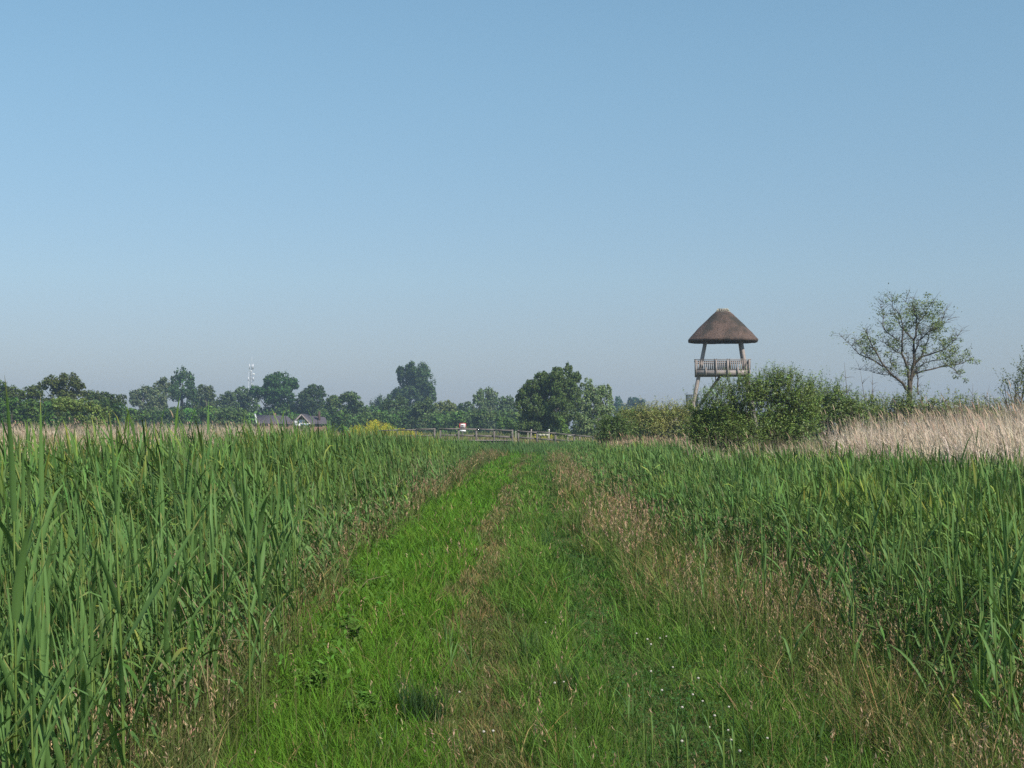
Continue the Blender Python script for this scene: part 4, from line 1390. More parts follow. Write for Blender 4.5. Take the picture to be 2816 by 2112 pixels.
# left bed
lb = Acc()
x, y = scatter(1700, -4.6, -1.3, 4.2, 12)
m = (x < ledge(y) - 0.05) & in_view(x, y, 0.9) & (rng.random(len(x)) < np.clip((ledge(y) - x) / 0.7, 0.25, 1))
x, y = x[m], y[m]
H = np.clip(rng.normal(1.36, 0.15, len(x)), 0.6, 1.72) * np.clip(0.50 + 0.24 * (ledge(y) - x), 0.42, 1)
H = np.minimum(H, 0.95 + 0.09 * y)
H *= 0.92
reed_mass(lb, x, y, H, 7, 4, leafW=(0.014, 0.026))
x, y = scatter(8600, -8.2, -1.4, 12, 30)
m = (x < ledge(y)) & in_view(x, y) & (x > -7.0 + rng.normal(0, 0.5, len(x))) & (rng.random(len(x)) < 0.35 + 0.65 * np.clip((ledge(y) - x) / 0.6, 0.2, 1))
x, y = x[m], y[m]
H = np.interp(x, [-7, -5], [0.86, 1.0]) * np.clip(rng.normal(1.24, 0.17, len(x)), 0.6, 1.75) * np.clip(0.52 + 0.30 * (ledge(y) - x), 0.45, 1)
reed_mass(lb, x, y, H, 6, 3, leafW=(0.018, 0.030), stemw=0.007)
x, y = scatter(17500, -8.4, -1.8, 30, 104)
m = (x < ledge(y) + np.clip((y - 72) * 0.10, 0, 2.5)) & (x > -7.4 + rng.normal(0, 0.5, len(x))) & (rng.random(len(x)) < np.clip(1.25 - y / 110, 0.3, 1))
x, y = x[m], y[m]
H = np.clip(rng.normal(1.2, 0.17, len(x)), 0.6, 1.7) * np.clip(0.50 + 0.24 * (ledge(y) - x), 0.42, 1) * np.interp(y, [30, 62, 85, 104], [1, 0.86, 0.55, 0.4])
reed_mass(lb, x, y, H, 5, 2, leafW=(0.024, 0.042), leafL=(0.36, 0.6), stem=False)
tag(lb.build('reeds', M['reed']), "dense bed of green reeds left of the track", "reeds", kind="stuff")

# right bed
rb = Acc()
x, y = scatter(2400, 2.4, 6.0, 6.0, 13)
m = (x > redge(y) - 0.1) & in_view(x, y, 0.9) & (rng.random(len(x)) < np.clip((x - redge(y)) / 0.8, 0.3, 1))
x, y = x[m], y[m]
H = np.clip(rng.normal(0.87, 0.12, len(x)), 0.4, 1.15) * np.clip(0.52 + 0.36 * (x - redge(y)), 0.45, 1)
reed_mass(rb, x, y, H, 7, 4, 1.04, leafW=(0.013, 0.024))
x, y = scatter(9000, 2.2, 9.8, 13, 30)
m = (x > redge(y)) & in_view(x, y) & (rng.random(len(x)) < np.clip((x - redge(y)) / 0.7, 0.3, 1))
x, y = x[m], y[m]
H = np.clip(rng.normal(0.92, 0.12, len(x)), 0.42, 1.25) * np.clip(0.52 + 0.36 * (x - redge(y)), 0.45, 1)
reed_mass(rb, x, y, H, 6, 3, 1.06, leafW=(0.016, 0.028), stemw=0.007)
x, y = scatter(18500, 1.6, 10.5, 30, 110)
m = (x > redge(y) - np.clip((y - 74) * 0.09, 0, 2.2)) & in_view(x, y) & (rng.random(len(x)) < np.clip(1.3 - y / 110, 0.35, 1))
x, y = x[m], y[m]
H = np.clip(rng.normal(0.9, 0.12, len(x)), 0.4, 1.25) * np.clip(0.52 + 0.36 * (x - redge(y)), 0.45, 1) * np.interp(y, [30, 60, 85, 110], [1, 0.85, 0.7, 0.55])
reed_mass(rb, x, y, H, 5, 2, 1.10, leafW=(0.022, 0.040), leafL=(0.34, 0.55), stem=False)
tag(rb.build('reeds', M['reed']), "dense bed of green reeds right of the track", "reeds", kind="stuff")

# green growth closing the track before the bridge
eg = Acc()
x, y = scatter(9000, -9, 12, 84, 111.4)
m = (rng.random(len(x)) < sstep(82, 95, y))
x, y = x[m], y[m]
n = len(x)
blades(eg, gpos(x, y), rng.uniform(0.25, 0.62, n), rng.uniform(0.03, 0.06, n), WIND + rng.normal(0, 1.2, n), rng.uniform(0.05, 0.4, n), rng.uniform(0.1, 0.8, n), 2, jit(n, (0.085, 0.155, 0.05), 0.2, 0.08), jit(n, (0.10, 0.17, 0.05), 0.2, 0.08), roll=rng.uniform(0, 3, n))
tag(eg.build('grass', M['grass']), "rank green grass closing the track in front of the bridge", "grass", kind="stuff")


# ------------------------------------------------------------------ dry reeds
def dry_reeds(acc, x, y, H, w=0.011, leaves=2, plume=True, col=(0.50, 0.38, 0.27), lean=0.16):
    n = len(x)
    if n == 0:
        return
    base = gpos(x, y, -0.02)
    az = WIND + rng.normal(0, 0.55, n)
    t0 = np.abs(rng.normal(lean, lean * 0.7, n))
    c = jit(n, col, 0.2, 0.04)
    sp = blades(acc, base, H, w, az, t0 * 0.6, t0 * 0.7, 3, c * np.array([0.85, 0.85, 0.8]), c, roll=rng.uniform(0, 3, n), prof='stem')
    for j in range(leaves):
        i = rng.integers(1, 3, n)
        st = sp[np.arange(n), i]
        blades(acc, st, rng.uniform(0.18, 0.4, n), w * 1.5, az + rng.normal(0, 1.2, n), rng.uniform(0.2, 0.9, n), rng.uniform(0.2, 1.3, n), 2, c, c * 1.05, roll=rng.normal(0, 0.6, n))
    if plume:
        m_ = rng.random(n) < 0.12
        st = sp[m_, 3]
        k = len(st)
        blades(acc, st - np.array([0, 0, 0.12]), rng.uniform(0.16, 0.28, k), w * 2.2, az[m_], t0[m_] + 0.1, 0.6, 3, c[m_] * np.array([0.7, 0.6, 0.55]), c[m_] * np.array([0.8, 0.7, 0.65]), roll=rng.uniform(0, 3, k), prof='reed')


dr = Acc()
x, y = scatter(13500, 8.6, 17.5, 23, 46)
m = (x > 9.4 + 0.4 * (vnoise(y * 0.5, x * 0.1, 8) - 0.5) * 3 - np.clip((30 - y) * 0.12, 0, 1.0) + np.clip((y - 38) * 0.09, 0, 0.8)) & in_view(x, y, 0.6) & (x < 9.4 + 5.5)
x, y = x[m], y[m]
H = np.clip(rng.normal(1.0, 0.11, len(x)), 0.6, 1.35) * np.interp(y, [24, 31, 50], [2.5, 2.2, 1.82]) * np.interp(x - 9.2, [0, 0.8, 2], [0.75, 0.95, 1.0])
dry_reeds(dr, x, y, H, w=0.010, col=(0.62, 0.505, 0.385))
# thin straw at the foot of the big willow
x, y = scatter(1300, 5.4, 9.6, 38, 46)
m = in_view(x, y) & (rng.random(len(x)) < 0.25 + 0.75 * sstep(7.3, 8.4, x))
x, y = x[m], y[m]
dry_reeds(dr, x, y, np.clip(rng.normal(1.3, 0.2, len(x)), 0.7, 1.8), w=0.010, col=(0.46, 0.36, 0.25))
# last year's stalks standing among the green reeds
ds = Acc()
x, y = scatter(2600, -6.5, -1.5, 5, 40)
m = (x < ledge(y) - 0.1) & in_view(x, y)
dry_reeds(ds, x[m], y[m], rng.uniform(0.5, 1.25, m.sum()), w=0.006, leaves=1, plume=False, col=(0.36, 0.27, 0.16), lean=0.2)
x, y = scatter(2200, 3.0, 8.5, 7, 40)
m = (x > redge(y) + 0.1) & in_view(x, y)
dry_reeds(ds, x[m], y[m], rng.uniform(0.4, 1.0, m.sum()), w=0.006, leaves=1, plume=False, col=(0.34, 0.26, 0.15), lean=0.2)
tag(ds.build('dead_stalks', M['dry']), "last year's brown stalks standing among the green reeds", "reeds", kind="stuff")
tag(dr.build('dry_reeds', M['dry']), "pale dry reeds leaning left behind the green reeds on the right", "reeds", kind="stuff")

dm = Acc()
x, y = scatter(2600, 5.0, 12.0, 66, 84)
dry_reeds(dm, x, y, np.clip(rng.normal(1.05, 0.15, len(x)), 0.5, 1.5), w=0.02, leaves=1, col=(0.44, 0.32, 0.21))
tag(dm.build('dry_reeds', M['dry']), "straw-coloured dry grass below the olive willow thicket", "reeds", kind="stuff")

dl = Acc()
x, y = scatter(11000, -34, -7.2, 22, 92)
pn = fnoise(x * 0.10, y * 0.05, 44)
m = in_view(x, y) & (x < -7.9 + rng.normal(0, 0.4, len(x))) & (rng.random(len(x)) < 0.75 * sstep(0.46, 0.68, pn))
x, y = x[m], y[m]
dry_reeds(dl, x, y, np.clip(rng.normal(1.3, 0.28, len(x)), 0.6, 2.2), w=0.013, col=(0.48, 0.39, 0.27))
x, y = scatter(4500, -48, -18, 96, 135)
m = in_view(x, y)
x, y = x[m], y[m]
dry_reeds(dl, x, y, np.clip(rng.normal(1.75, 0.25, len(x)), 0.9, 2.4), w=0.035, leaves=1, col=(0.46, 0.37, 0.26))
tag(dl.build('dry_reeds', M['dry']), "patches of pale dry reeds in the meadow behind the left reeds", "reeds", kind="stuff")


# ------------------------------------------------------------------ meadow beyond
md = Acc()
x, y = scatter(34000, -60, -7.0, 20, 125)
m = in_view(x, y) & (x < -7.4)
x, y = x[m], y[m]
n = len(x)
pn = fnoise(x * 0.09 + 4, y * 0.05, 51)[:, None]
c = np.array((0.125, 0.155, 0.042)) * (1 - sstep(0.42, 0.66, pn)) + np.array((0.27, 0.195, 0.07)) * sstep(0.42, 0.66, pn)
blades(md, gpos(x, y), rng.uniform(0.6, 1.25, n) * np.interp(y, [20, 60, 125], [0.9, 1.0, 1.1]), rng.uniform(0.016, 0.03, n) * np.interp(y, [20, 125], [0.8, 2.6]), WIND + rng.normal(0, 1.0, n), rng.uniform(0.02, 0.3, n), rng.uniform(0.05, 0.7, n), 3, jit(n, c, 0.2, 0.07), jit(n, c * np.array([1.25, 1.15, 1.0]), 0.22, 0.07), roll=rng.uniform(0, 3, n))
x, y = scatter(24000, -75, 62, 113.5, 232)
m = in_view(x, y, 3)
x, y = x[m], y[m]
n = len(x)
pn = fnoise(x * 0.07 + 9, y * 0.035, 57)[:, None]
c = np.array((0.12, 0.15, 0.045)) * (1 - sstep(0.40, 0.62, pn)) + np.array((0.31, 0.24, 0.12)) * sstep(0.40, 0.62, pn)
blades(md, gpos(x, y), rng.uniform(0.45, 0.95, n), rng.uniform(0.05, 0.10, n), WIND + rng.normal(0, 1.0, n), rng.uniform(0.02, 0.3, n), rng.uniform(0.05, 0.7, n), 2, jit(n, c, 0.18, 0.07), jit(n, c * 1.15, 0.2, 0.07), roll=rng.uniform(0, 3, n))
tag(md.build('meadow_grass', M['grass']), "tall green and tan meadow grass stretching to the treeline", "grass", kind="stuff")


# ------------------------------------------------------------------ yellow mustard
def mustard(label, spots, n):
    acc = Acc()
    tot = sum(s[3] for s in spots)
    for (u, v, Y, wt, ru) in spots:
        k = int(n * wt / tot)
        c = P(u, v, Y)
        x = c.x + rng.normal(0, ru * Y / FPX * 0.5, k)
        y = Y + rng.normal(0, 2.0, k)
        top = (c.z - gz(x, y)) * np.clip(1 - 0.35 * ((x - c.x) / (ru * Y / FPX)) ** 2, 0.45, 1) * rng.uniform(0.62, 1.04, k)
        top = np.clip(top, 0.3, 3)
        blades(acc, gpos(x, y), top, 0.02, rng.uniform(0, 6.28, k), 0.03, 0.1, 2, jit(k, (0.09, 0.13, 0.03)), jit(k, (0.13, 0.17, 0.03)), prof='stem')
        for j in range(5):
            p = gpos(x, y)
            f = 1 - 0.5 * rng.random(k) ** 1.6
            p[:, 2] += top * f
            p[:, :2] += rng.normal(0, 0.08, (k, 2))
            leaf_quads(acc, p, sph(k) + np.array([0, -0.4, 0.6]), rng.uniform(0.05, 0.11, k), 0.9, jit(k, (0.48, 0.44, 0.035), 0.22, 0.06))
        for j in range(3):
            p = gpos(x, y)
            p[:, 2] += top * rng.uniform(0.1, 0.6, k)
            p[:, :2] += rng.normal(0, 0.1, (k, 2))
            leaf_quads(acc, p, sph(k), rng.uniform(0.1, 0.2, k), 0.5, jit(k, (0.09, 0.14, 0.03)))
    tag(acc.build('mustard_flowers', M['petal']), label, "flowers", kind="stuff")


mustard("patch of bright yellow mustard flowers left of the bridge fence", [(985, 1168, 140, 1.0, 30), (1030, 1155, 138, 2.0, 26), (1062, 1163, 138, 1.4, 24), (1100, 1178, 135, 1.1, 40), (1140, 1186, 132, 0.7, 30), (1000, 1180, 132, 0.8, 40)], 1900)
mustard("small scatter of yellow flowers around the low white board", [(1472, 1194, 128, 0.4, 10), (1495, 1192, 128, 0.7, 14), (1520, 1194, 128, 0.5, 10)], 60)


# ------------------------------------------------------------------ turf of the track
HGT = {'lush': (0.10, 0.24), 'rutl': (0.05, 0.12), 'mid': (0.08, 0.26), 'rutr': (0.04, 0.11), 'edge': (0.09, 0.24), 'brown': (0.18, 0.42), 'bedl': (0.15, 0.5), 'bedr': (0.15, 0.42)}
gr = Acc()


def turf(y0, y1, ntry, k, wmul):
    per = 9
    nt_ = ntry // per
    f = rng.random(nt_)
    y = (y0 ** -0.5 + f * (y1 ** -0.5 - y0 ** -0.5)) ** -2.0
    x = rng.uniform(-4.6, 6.0, nt_)
    tid = np.repeat(np.arange(nt_), per)
    sg = (rng.uniform(0.012, 0.04, nt_) * np.clip(y / 12, 1, 2.5))[tid]
    ox, oy = rng.normal(0, 1, ntry_ := len(tid)) * sg, rng.normal(0, 1, ntry_) * sg
    taz = (WIND + rng.normal(0, 1.3, nt_))[tid]
    tcol = (1 + rng.normal(0, 0.16, (nt_, 1)))[tid] * (1 + rng.normal(0, 0.06, (nt_, 3)))[tid]
    tlen = rng.uniform(0.7, 1.35, nt_)[tid]
    x, y = x[tid] + ox, y[tid] + oy
    m = in_view(x, y, 0.5) & (x > ledge(y) - 1.3) & (x < redge(y) + 1.5)
    x, y, ox, oy, taz, tcol, tlen = x[m], y[m], ox[m], oy[m], taz[m], tcol[m], tlen[m]
    c, w = zone_colour(x, y)
    names = list(ZC)
    Wt = np.stack([w[q] for q in names], -1)
    Wt = Wt / (Wt.sum(1, keepdims=True) + 1e-6)
    pick = (rng.random((len(x), 1)) > np.cumsum(Wt, 1)).sum(1).clip(0, len(names) - 1)
    keepp = np.array([1.0, 1.0, 0.9, 1.0, 1.0, 0.85, 0.55, 0.5])[pick]
    m = rng.random(len(x)) < keepp
    x, y, pick, ox, oy, taz, tcol, tlen = x[m], y[m], pick[m], ox[m], oy[m], taz[m], tcol[m], tlen[m]
    n = len(x)
    lo = np.array([HGT[q][0] for q in names])[pick]
    hi = np.array([HGT[q][1] for q in names])[pick]
    patch = fnoise(x * 1.3, y * 0.6, 71)
    L = (lo + (hi - lo) * rng.random(n) ** 1.3) * (0.65 + 0.8 * patch) * tlen
    base_c = np.array([ZC[q] for q in names])[pick]
    # straw and yellowed blades, more of them in the worn rut and the rough grass
    pb = np.array([0.03, 0.26, 0.05, 0.04, 0.04, 0.18, 0.20, 0.20])[pick] * (0.1 + 2.0 * sstep(0.35, 0.7, fnoise(x * 1.2 + 5, y * 0.35, 81)))
    straw = rng.random(n) < pb
    cc = np.where(straw[:, None], np.array((0.27, 0.205, 0.10)), base_c)
    cc = cc * (0.75 + 0.5 * fnoise(x * 0.8, y * 0.5, 91))[:, None]
    cc = jit(n, cc * tcol, 0.14, 0.06)
    W = rng.uniform(0.0036, 0.0072, n) * wmul * np.clip(y / 10, 0.8, 5) ** 0.8
    blades(gr, gpos(x, y, -0.005), L, W, np.where(rng.random(n) < 0.6, np.arctan2(oy, ox), taz) + rng.normal(0, 0.5, n), rng.uniform(0.05, 0.6, n), rng.uniform(0.1, 1.2, n), k, cc, cc * np.array([1.15, 1.1, 0.95]), roll=rng.uniform(-1.5, 1.5, n))


turf(5.0, 13, 116000, 3, 1.1)
turf(13, 30, 90000, 2, 1.2)
turf(30, 95, 58000, 2, 1.45)
# short trampled blades matting the two ruts
f = rng.random(30000)
y = (5.5 ** -0.5 + f * (40 ** -0.5 - 5.5 ** -0.5)) ** -2.0
x = np.where(rng.random(30000) < 0.62, -0.28, 0.85) + rng.normal(0, 0.2, 30000) + pathc(y)
n = len(x)
sw = rng.random((n, 1)) < 0.34
cc = np.where(sw, np.array((0.24, 0.185, 0.095)), np.array((0.10, 0.160, 0.040)))
blades(gr, gpos(x, y, -0.003), rng.uniform(0.03, 0.085, n), rng.uniform(0.003, 0.006, n) * np.clip(y / 10, 0.8, 3), rng.uniform(0, 6.28, n), rng.uniform(0.3, 1.2, n), rng.uniform(0.1, 0.7, n), 2, jit(n, cc, 0.2, 0.07), jit(n, cc * 1.1, 0.2, 0.07), roll=rng.uniform(-1.5, 1.5, n))
tag(gr.build('turf', M['grass']), "short green and worn brown grass covering the track", "grass", kind="stuff")


# flowering grass heads in the rough verges
hd = Acc()


def heads(x, y, hmin, hmax, col, wm=1.0):
    n = len(x)
    if n == 0:
        return
    base = gpos(x, y)
    H = rng.uniform(hmin, hmax, n)
    az = rng.uniform(0, 6.283, n)
    t0 = np.abs(rng.normal(0.08, 0.1, n))
    sw = 0.0022 * np.clip(y / 9, 1, 5)
    sp = blades(hd, base, H, sw, az, t0, t0 * 1.5, 2, jit(n, (0.16, 0.17, 0.06)), jit(n, (0.27, 0.21, 0.11)), roll=rng.uniform(0, 3, n), prof='stem')
    c = jit(n, col, 0.2, 0.06)
    L = rng.uniform(0.05, 0.11, n)
    dirv = sp[:, 2] - sp[:, 1]
    dirv /= np.linalg.norm(dirv, axis=1, keepdims=True)
    ns_ = 6
    for q in range(ns_):
        f = (q + rng.random(n)) / ns_
        pos = sp[:, 2] + dirv * (L * (f - 0.6))[:, None] + rng.normal(0, 1, (n, 3)) * (0.006 * (1.1 - f))[:, None] * wm
        axd = dirv + rng.normal(0, 0.22, (n, 3))
        leaf_quads(hd, pos, rng.normal(0, 1, (n, 3)), rng.uniform(0.02, 0.036, n) * np.clip(y / 11, 0.9, 2.2), 0.2, jit(n, c, 0.15, 0.05), axd)


PINK = (0.36, 0.25, 0.145)
for (y0, y1, nt_) in ((5.5, 14, 26000), (14, 34, 20000), (34, 80, 11000)):
    f = rng.random(nt_)
    y = (y0 ** -0.6 + f * (y1 ** -0.6 - y0 ** -0.6)) ** (-1 / 0.6)
    x = rng.uniform(-4.5, 5.0, nt_)
    _, w = zone_colour(x, y)
    pat = sstep(0.34, 0.62, fnoise(x * 0.8 + 7, y * 0.25, 101))
    pr = w['brown'] * (0.06 + 0.62 * pat) * np.interp(y, [10, 18], [1.0, 0.6]) + w['bedr'] * 0.35 * (1 - sstep(0.5, 1.6, x - redge(y))) + (w['bedl'] * 0.3 + w['lush'] * 0.015 * pat) * (1 - sstep(0.3, 1.2, ledge(y) - x)) + w['mid'] * 0.03 * pat + w['rutl'] * 0.03 * pat + w['edge'] * 0.06
    m = (rng.random(nt_) < pr) & in_view(x, y, 0.4)
    heads(x[m], y[m], 0.28, 0.62, PINK)
tag(hd.build('seeding_grass', M['dry']), "pinkish brown seeding grass along both verges of the track", "grass", kind="stuff")

# leafy herbs low among the left verge
hb = Acc()
x, y = scatter(5200, -3.2, -0.7, 6.2, 26)
m = in_view(x, y, 0.3) & (x < ledge(y) + 0.55) & (x > ledge(y) - 0.8) & (fnoise(x * 1.5, y * 0.9, 111) > 0.52)
x, y = x[m], y[m]
n = len(x)
p = gpos(x, y)
p[:, 2] += rng.uniform(0.04, 0.32, n)
leaf_quads(hb, p, rng.normal(0, 0.5, (n, 3)) + np.array([0.2, -0.3, 0.9]), rng.uniform(0.03, 0.08, n), 0.45, jit(n, (0.085, 0.17, 0.025), 0.2, 0.08))
x, y = scatter(14000, 0.3, 2.1, 6.5, 24)
xc = x - pathc(y)
m = in_view(x, y, 0.3) & (fnoise(x * 1.1, y * 0.7, 121) > 0.45)
x, y = x[m], y[m]
n = len(x)
p = gpos(x, y)
p[:, 2] += rng.uniform(0.02, 0.09, n)
leaf_quads(hb, p, rng.normal(0, 0.4, (n, 3)) + np.array([0.1, -0.2, 1.0]), rng.uniform(0.012, 0.026, n), 0.9, jit(n, (0.055, 0.12, 0.03), 0.2, 0.08))
tag(hb.build('herbs', M['grass']), "low clover and herb leaves among the track grass", "herbs", kind="stuff")


# ------------------------------------------------------------------ single reeds of the foreground
def leaf_piece(L, W, t0, bend, twist, k=6, droop=None):
    """one folded reed leaf, base at the origin, leaning along +X"""
    V, Q, T, C = [], [], [], []
    p = np.zeros(3)
    pr_s = [0, 0.12, 0.3, 0.6, 0.85, 1]
    pr_w = [0.35, 0.85, 1.0, 0.72, 0.34, 0.02]
    for i in range(k + 1):
        s = i / k
        th = t0 + bend * s ** 1.5
        if droop and s > droop:
            th += 1.4 * (s - droop) / (1 - droop)
        tn = np.array([math.sin(th), 0, math.cos(th)])
        h = np.array([0, 1.0, 0])
        nn = np.cross(tn, h)
        r = twist * s
        wd = math.cos(r) * h + math.sin(r) * nn
        nv = -math.sin(r) * h + math.cos(r) * nn
        w = W * 0.5 * np.interp(s, pr_s, pr_w)
        V += [p - wd * w + nv * w * 0.35, p.copy(), p + wd * w + nv * w * 0.35]
        cc = np.array(REED_B) * (1.0 + 0.15 * s)
        if s > 0.97:
            cc = np.array((0.3, 0.24, 0.08))
        C += [cc * 0.97, cc * 1.15, cc * 1.02]
        if i:
            a, b = (i - 1) * 3, i * 3
            Q += [(a, a + 1, b + 1, b), (a + 1, a + 2, b + 2, b + 1)]
        p = p + tn * (L / k)
    return np_mesh('leaf', V, Q, None, np.array(C), True)


leaf_lib = []
for i in range(22):
    tp = i % 6
    W = rng.uniform(0.020, 0.034)
    L = rng.uniform(0.34, 0.58)
    if tp == 0:
        me = leaf_piece(L, W, rng.uniform(0.3, 0.5), rng.uniform(0.7, 1.2), rng.normal(0, 0.6), droop=rng.uniform(0.5, 0.8))
    elif tp == 1:
        me = leaf_piece(L, W, rng.uniform(0.25, 0.45), rng.uniform(0.8, 1.5), rng.normal(0, 0.7))
    else:
        me = leaf_piece(L, W, rng.uniform(0.2, 0.55), rng.uniform(0.0, 0.5), rng.normal(0, 0.9))
    me.materials.append(M['reed'])
    leaf_lib.append(me)
spear_lib = []
for i in range(6):
    me = leaf_piece(rng.uniform(0.34, 0.5), rng.uniform(0.016, 0.024), rng.uniform(0.0, 0.12), rng.uniform(0.0, 0.3), rng.normal(0, 0.5))
    me.materials.append(M['reed'])
    spear_lib.append(me)
stem_lib = []
for i in range(5):
    a = Acc()
    dx = rng.uniform(0.02, 0.07)
    a.tube([(0, 0, -0.05), (dx * 0.2, 0, 0.35), (dx * 0.55, 0, 0.7), (dx, 0, 1.0)], [0.0055, 0.005, 0.0042, 0.0028], 6, tuple(np.array(REED_B) * np.array([1.3, 1.1, 0.85])))
    me = a.mesh('stem', True)
    me.materials.append(M['reed'])
    stem_lib.append((me, dx))


def place_reed(x, y, H, az, label, group, nleaf=6, scale=1.0, cat='reed', name='reed'):
    si = rng.integers(len(stem_lib))
    me, dx = stem_lib[si]
    root = empty(name, (x, y, float(gz(x, y))), az)
    tag(root, label, cat, group)
    st = bpy.data.objects.new('stem', me)
    COL.objects.link(st)
    st.parent = root
    st.scale = (H, 1.0, H)
    for j in range(nleaf):
        topm = j == nleaf - 1
        f = 0.98 if topm else 0.24 + 0.70 * (j + rng.random() * 0.7) / max(1, nleaf - 1)
        lib = spear_lib if topm else leaf_lib
        lo = bpy.data.objects.new('leaf', lib[rng.integers(len(lib))])
        COL.objects.link(lo)
        lo.parent = root
        fx = dx * (0.9 * f * f + 0.1 * f)
        lo.location = (fx * H, 0, H * f * 0.995)
        s = scale * rng.uniform(0.8, 1.2) * min(1.1, 0.5 + 0.4 * H)
        lo.scale = (s, s * rng.uniform(0.85, 1.15), s)
        lo.rotation_euler = (0, 0, (j % 2) * math.pi * 0.8 + rng.normal(0, 0.8))


# the two spears against the sky and their tall neighbours
for (u, vt, Y, lab) in ((47, 1040, 5.0, "tallest reed with a dark spear leaf against the sky at the left border"), (346, 1062, 5.5, "second tall reed spearing above the left bed under the grey willows"),
                        (118, 1075, 6.2, "tall reed with bowed tip between the two tallest reeds"), (72, 1100, 6.6, "thin upright reed just right of the tallest one")):
    pt = P(u, vt, Y)
    place_reed(pt.x, Y, pt.z - 0.50, -math.pi / 2 + rng.normal(0, 0.25), lab, "tall reeds against the sky", 7, 0.95)


def reeds_at(n, x0, x1, y0, y1, cond, hfun, label, group, nleaf=(5, 7), scale=1.0, name='reed', wind=0.8):
    k = 0
    tries = 0
    while k < n and tries < 6000:
        tries += 1
        x, y = rng.uniform(x0, x1), rng.uniform(y0, y1)
        if not cond(x, y):
            continue
        place_reed(x, y, hfun(x, y), WIND + rng.normal(0, wind), label, group, int(rng.integers(nleaf[0], nleaf[1] + 1)), scale, name=name)
        k += 1


reeds_at(120, -3.0, -0.9, 3.2, 8.2, lambda x, y: x < float(ledge(y)) - 0.0 and abs(x) < 0.37 * y + 0.15 and x < -0.195 * y - 0.25, lambda x, y: rng.uniform(0.72, 1.0) * (0.55 + 0.068 * y),
         "broad-leaved green reed in the nearest rank left of the track", "nearest reeds left of the track", scale=1.0)
reeds_at(60, -3.6, -1.5, 8.0, 12.0, lambda x, y: float(ledge(y)) - 0.9 < x < float(ledge(y)) + 0.15, lambda x, y: rng.uniform(0.7, 1.3),
         "green reed on the inner rim of the left bed", "reeds on the inner rim of the left bed")
reeds_at(70, 2.4, 4.6, 6.6, 12.5, lambda x, y: float(redge(y)) - 0.5 < x < 0.37 * y + 0.2, lambda x, y: rng.uniform(0.6, 1.15),
         "green reed on the inner rim of the right bed", "reeds on the inner rim of the right bed", nleaf=(5, 7), scale=0.9)
reeds_at(16, 0.55, 1.6, 6.9, 8.2, lambda x, y: True, lambda x, y: rng.uniform(0.18, 0.36),
         "short young reed shoot sprouting from the track grass at the bottom border", "reed shoots on the track", nleaf=(3, 4), scale=0.62, name='reed_shoot')
reeds_at(12, -0.9, 1.9, 9, 20, lambda x, y: True, lambda x, y: rng.uniform(0.2, 0.42),
         "young reed shoot standing farther up the track", "reed shoots farther up the track", nleaf=(3, 5), scale=0.7, name='reed_shoot')
reeds_at(14, 1.7, 2.8, 8, 16, lambda x, y: x < float(redge(y)) - 0.25, lambda x, y: rng.uniform(0.45, 0.8),
         "lone green reed growing out of the brown seeding grass", "lone reeds in the right verge", nleaf=(3, 5), scale=0.85)
reeds_at(6, -0.95, -0.55, 6.9, 7.7, lambda x, y: True, lambda x, y: rng.uniform(0.15, 0.3),
         "short pale reed shoot in the lush grass at the bottom border", "reed shoots in the lush grass", nleaf=(3, 4), scale=0.6, name='reed_shoot')


# ------------------------------------------------------------------ clover heads
ch = Acc()
nth, nph = 7, 10
V, Q, T = [], [], []
for i in range(nth + 1):
    t = math.pi * i / nth
    for j in range(nph):
        r = 1.0 + 0.16 * ((i + j) % 2)
        a = 2 * math.pi * j / nph
        V.append((r * math.sin(t) * math.cos(a), r * math.sin(t) * math.sin(a), 0.85 * r * math.cos(t)))
for i in range(nth):
    for j in range(nph):
        Q.append((i * nph + j, i * nph + (j + 1) % nph, (i + 1) * nph + (j + 1) % nph, (i + 1) * nph + j))
head_me = np_mesh('flower_head', np.array(V) * 0.0076, Q)
head_me.materials.append(M['clover'])
a = Acc()
a.tube([(0, 0, -0.13), (0.004, 0.002, -0.06), (0, 0, -0.005)], [0.0016, 0.0014, 0.0013], 5, (0.1, 0.17, 0.05))
stem_me = a.mesh('flower_stem')
stem_me.materials.append(M['grass'])
clov = [(1750, 1742), (1780, 1758), (1790, 1772), (1815, 1755), (1832, 1750), (1920, 1865), (1905, 1910), (1932, 1928), (1876, 1945), (1965, 1968), (2004, 1944),
        (1950, 2000), (2002, 2008), (1875, 2038), (2010, 2035), (2034, 2065), (1850, 1835), (1263, 1903), (1330, 2012), (1356, 2010), (1525, 1878), (1550, 1875), (1790, 1846), (1820, 1898), (2110, 2030), (1570, 1478),
        (1600, 1500), (1780, 1490), (1500, 1712), (1310, 1510), (2112, 1690)]
for (u, v) in clov:
    hz = rng.uniform(0.10, 0.17)
    Yc = (CAM_H - hz) * FPX / (v - HORIZON)
    p = P(u, v, Yc)
    o = bpy.data.objects.new('clover_flower', None)
    o.empty_display_size = 0.05
    COL.objects.link(o)
    o.location = (p.x, p.y, p.z)
    s = rng.uniform(0.8, 1.15) * (1.0 if Yc < 12 else 1.3)
    o.scale = (s, s, s)
    tag(o, "small white clover flower in the track grass", "flower", "white clover flowers on the track")
    h_ = bpy.data.objects.new('flower_head', head_me)
    COL.objects.link(h_)
    h_.parent = o
    s_ = bpy.data.objects.new('flower_stem', stem_me)
    COL.objects.link(s_)
    s_.parent = o


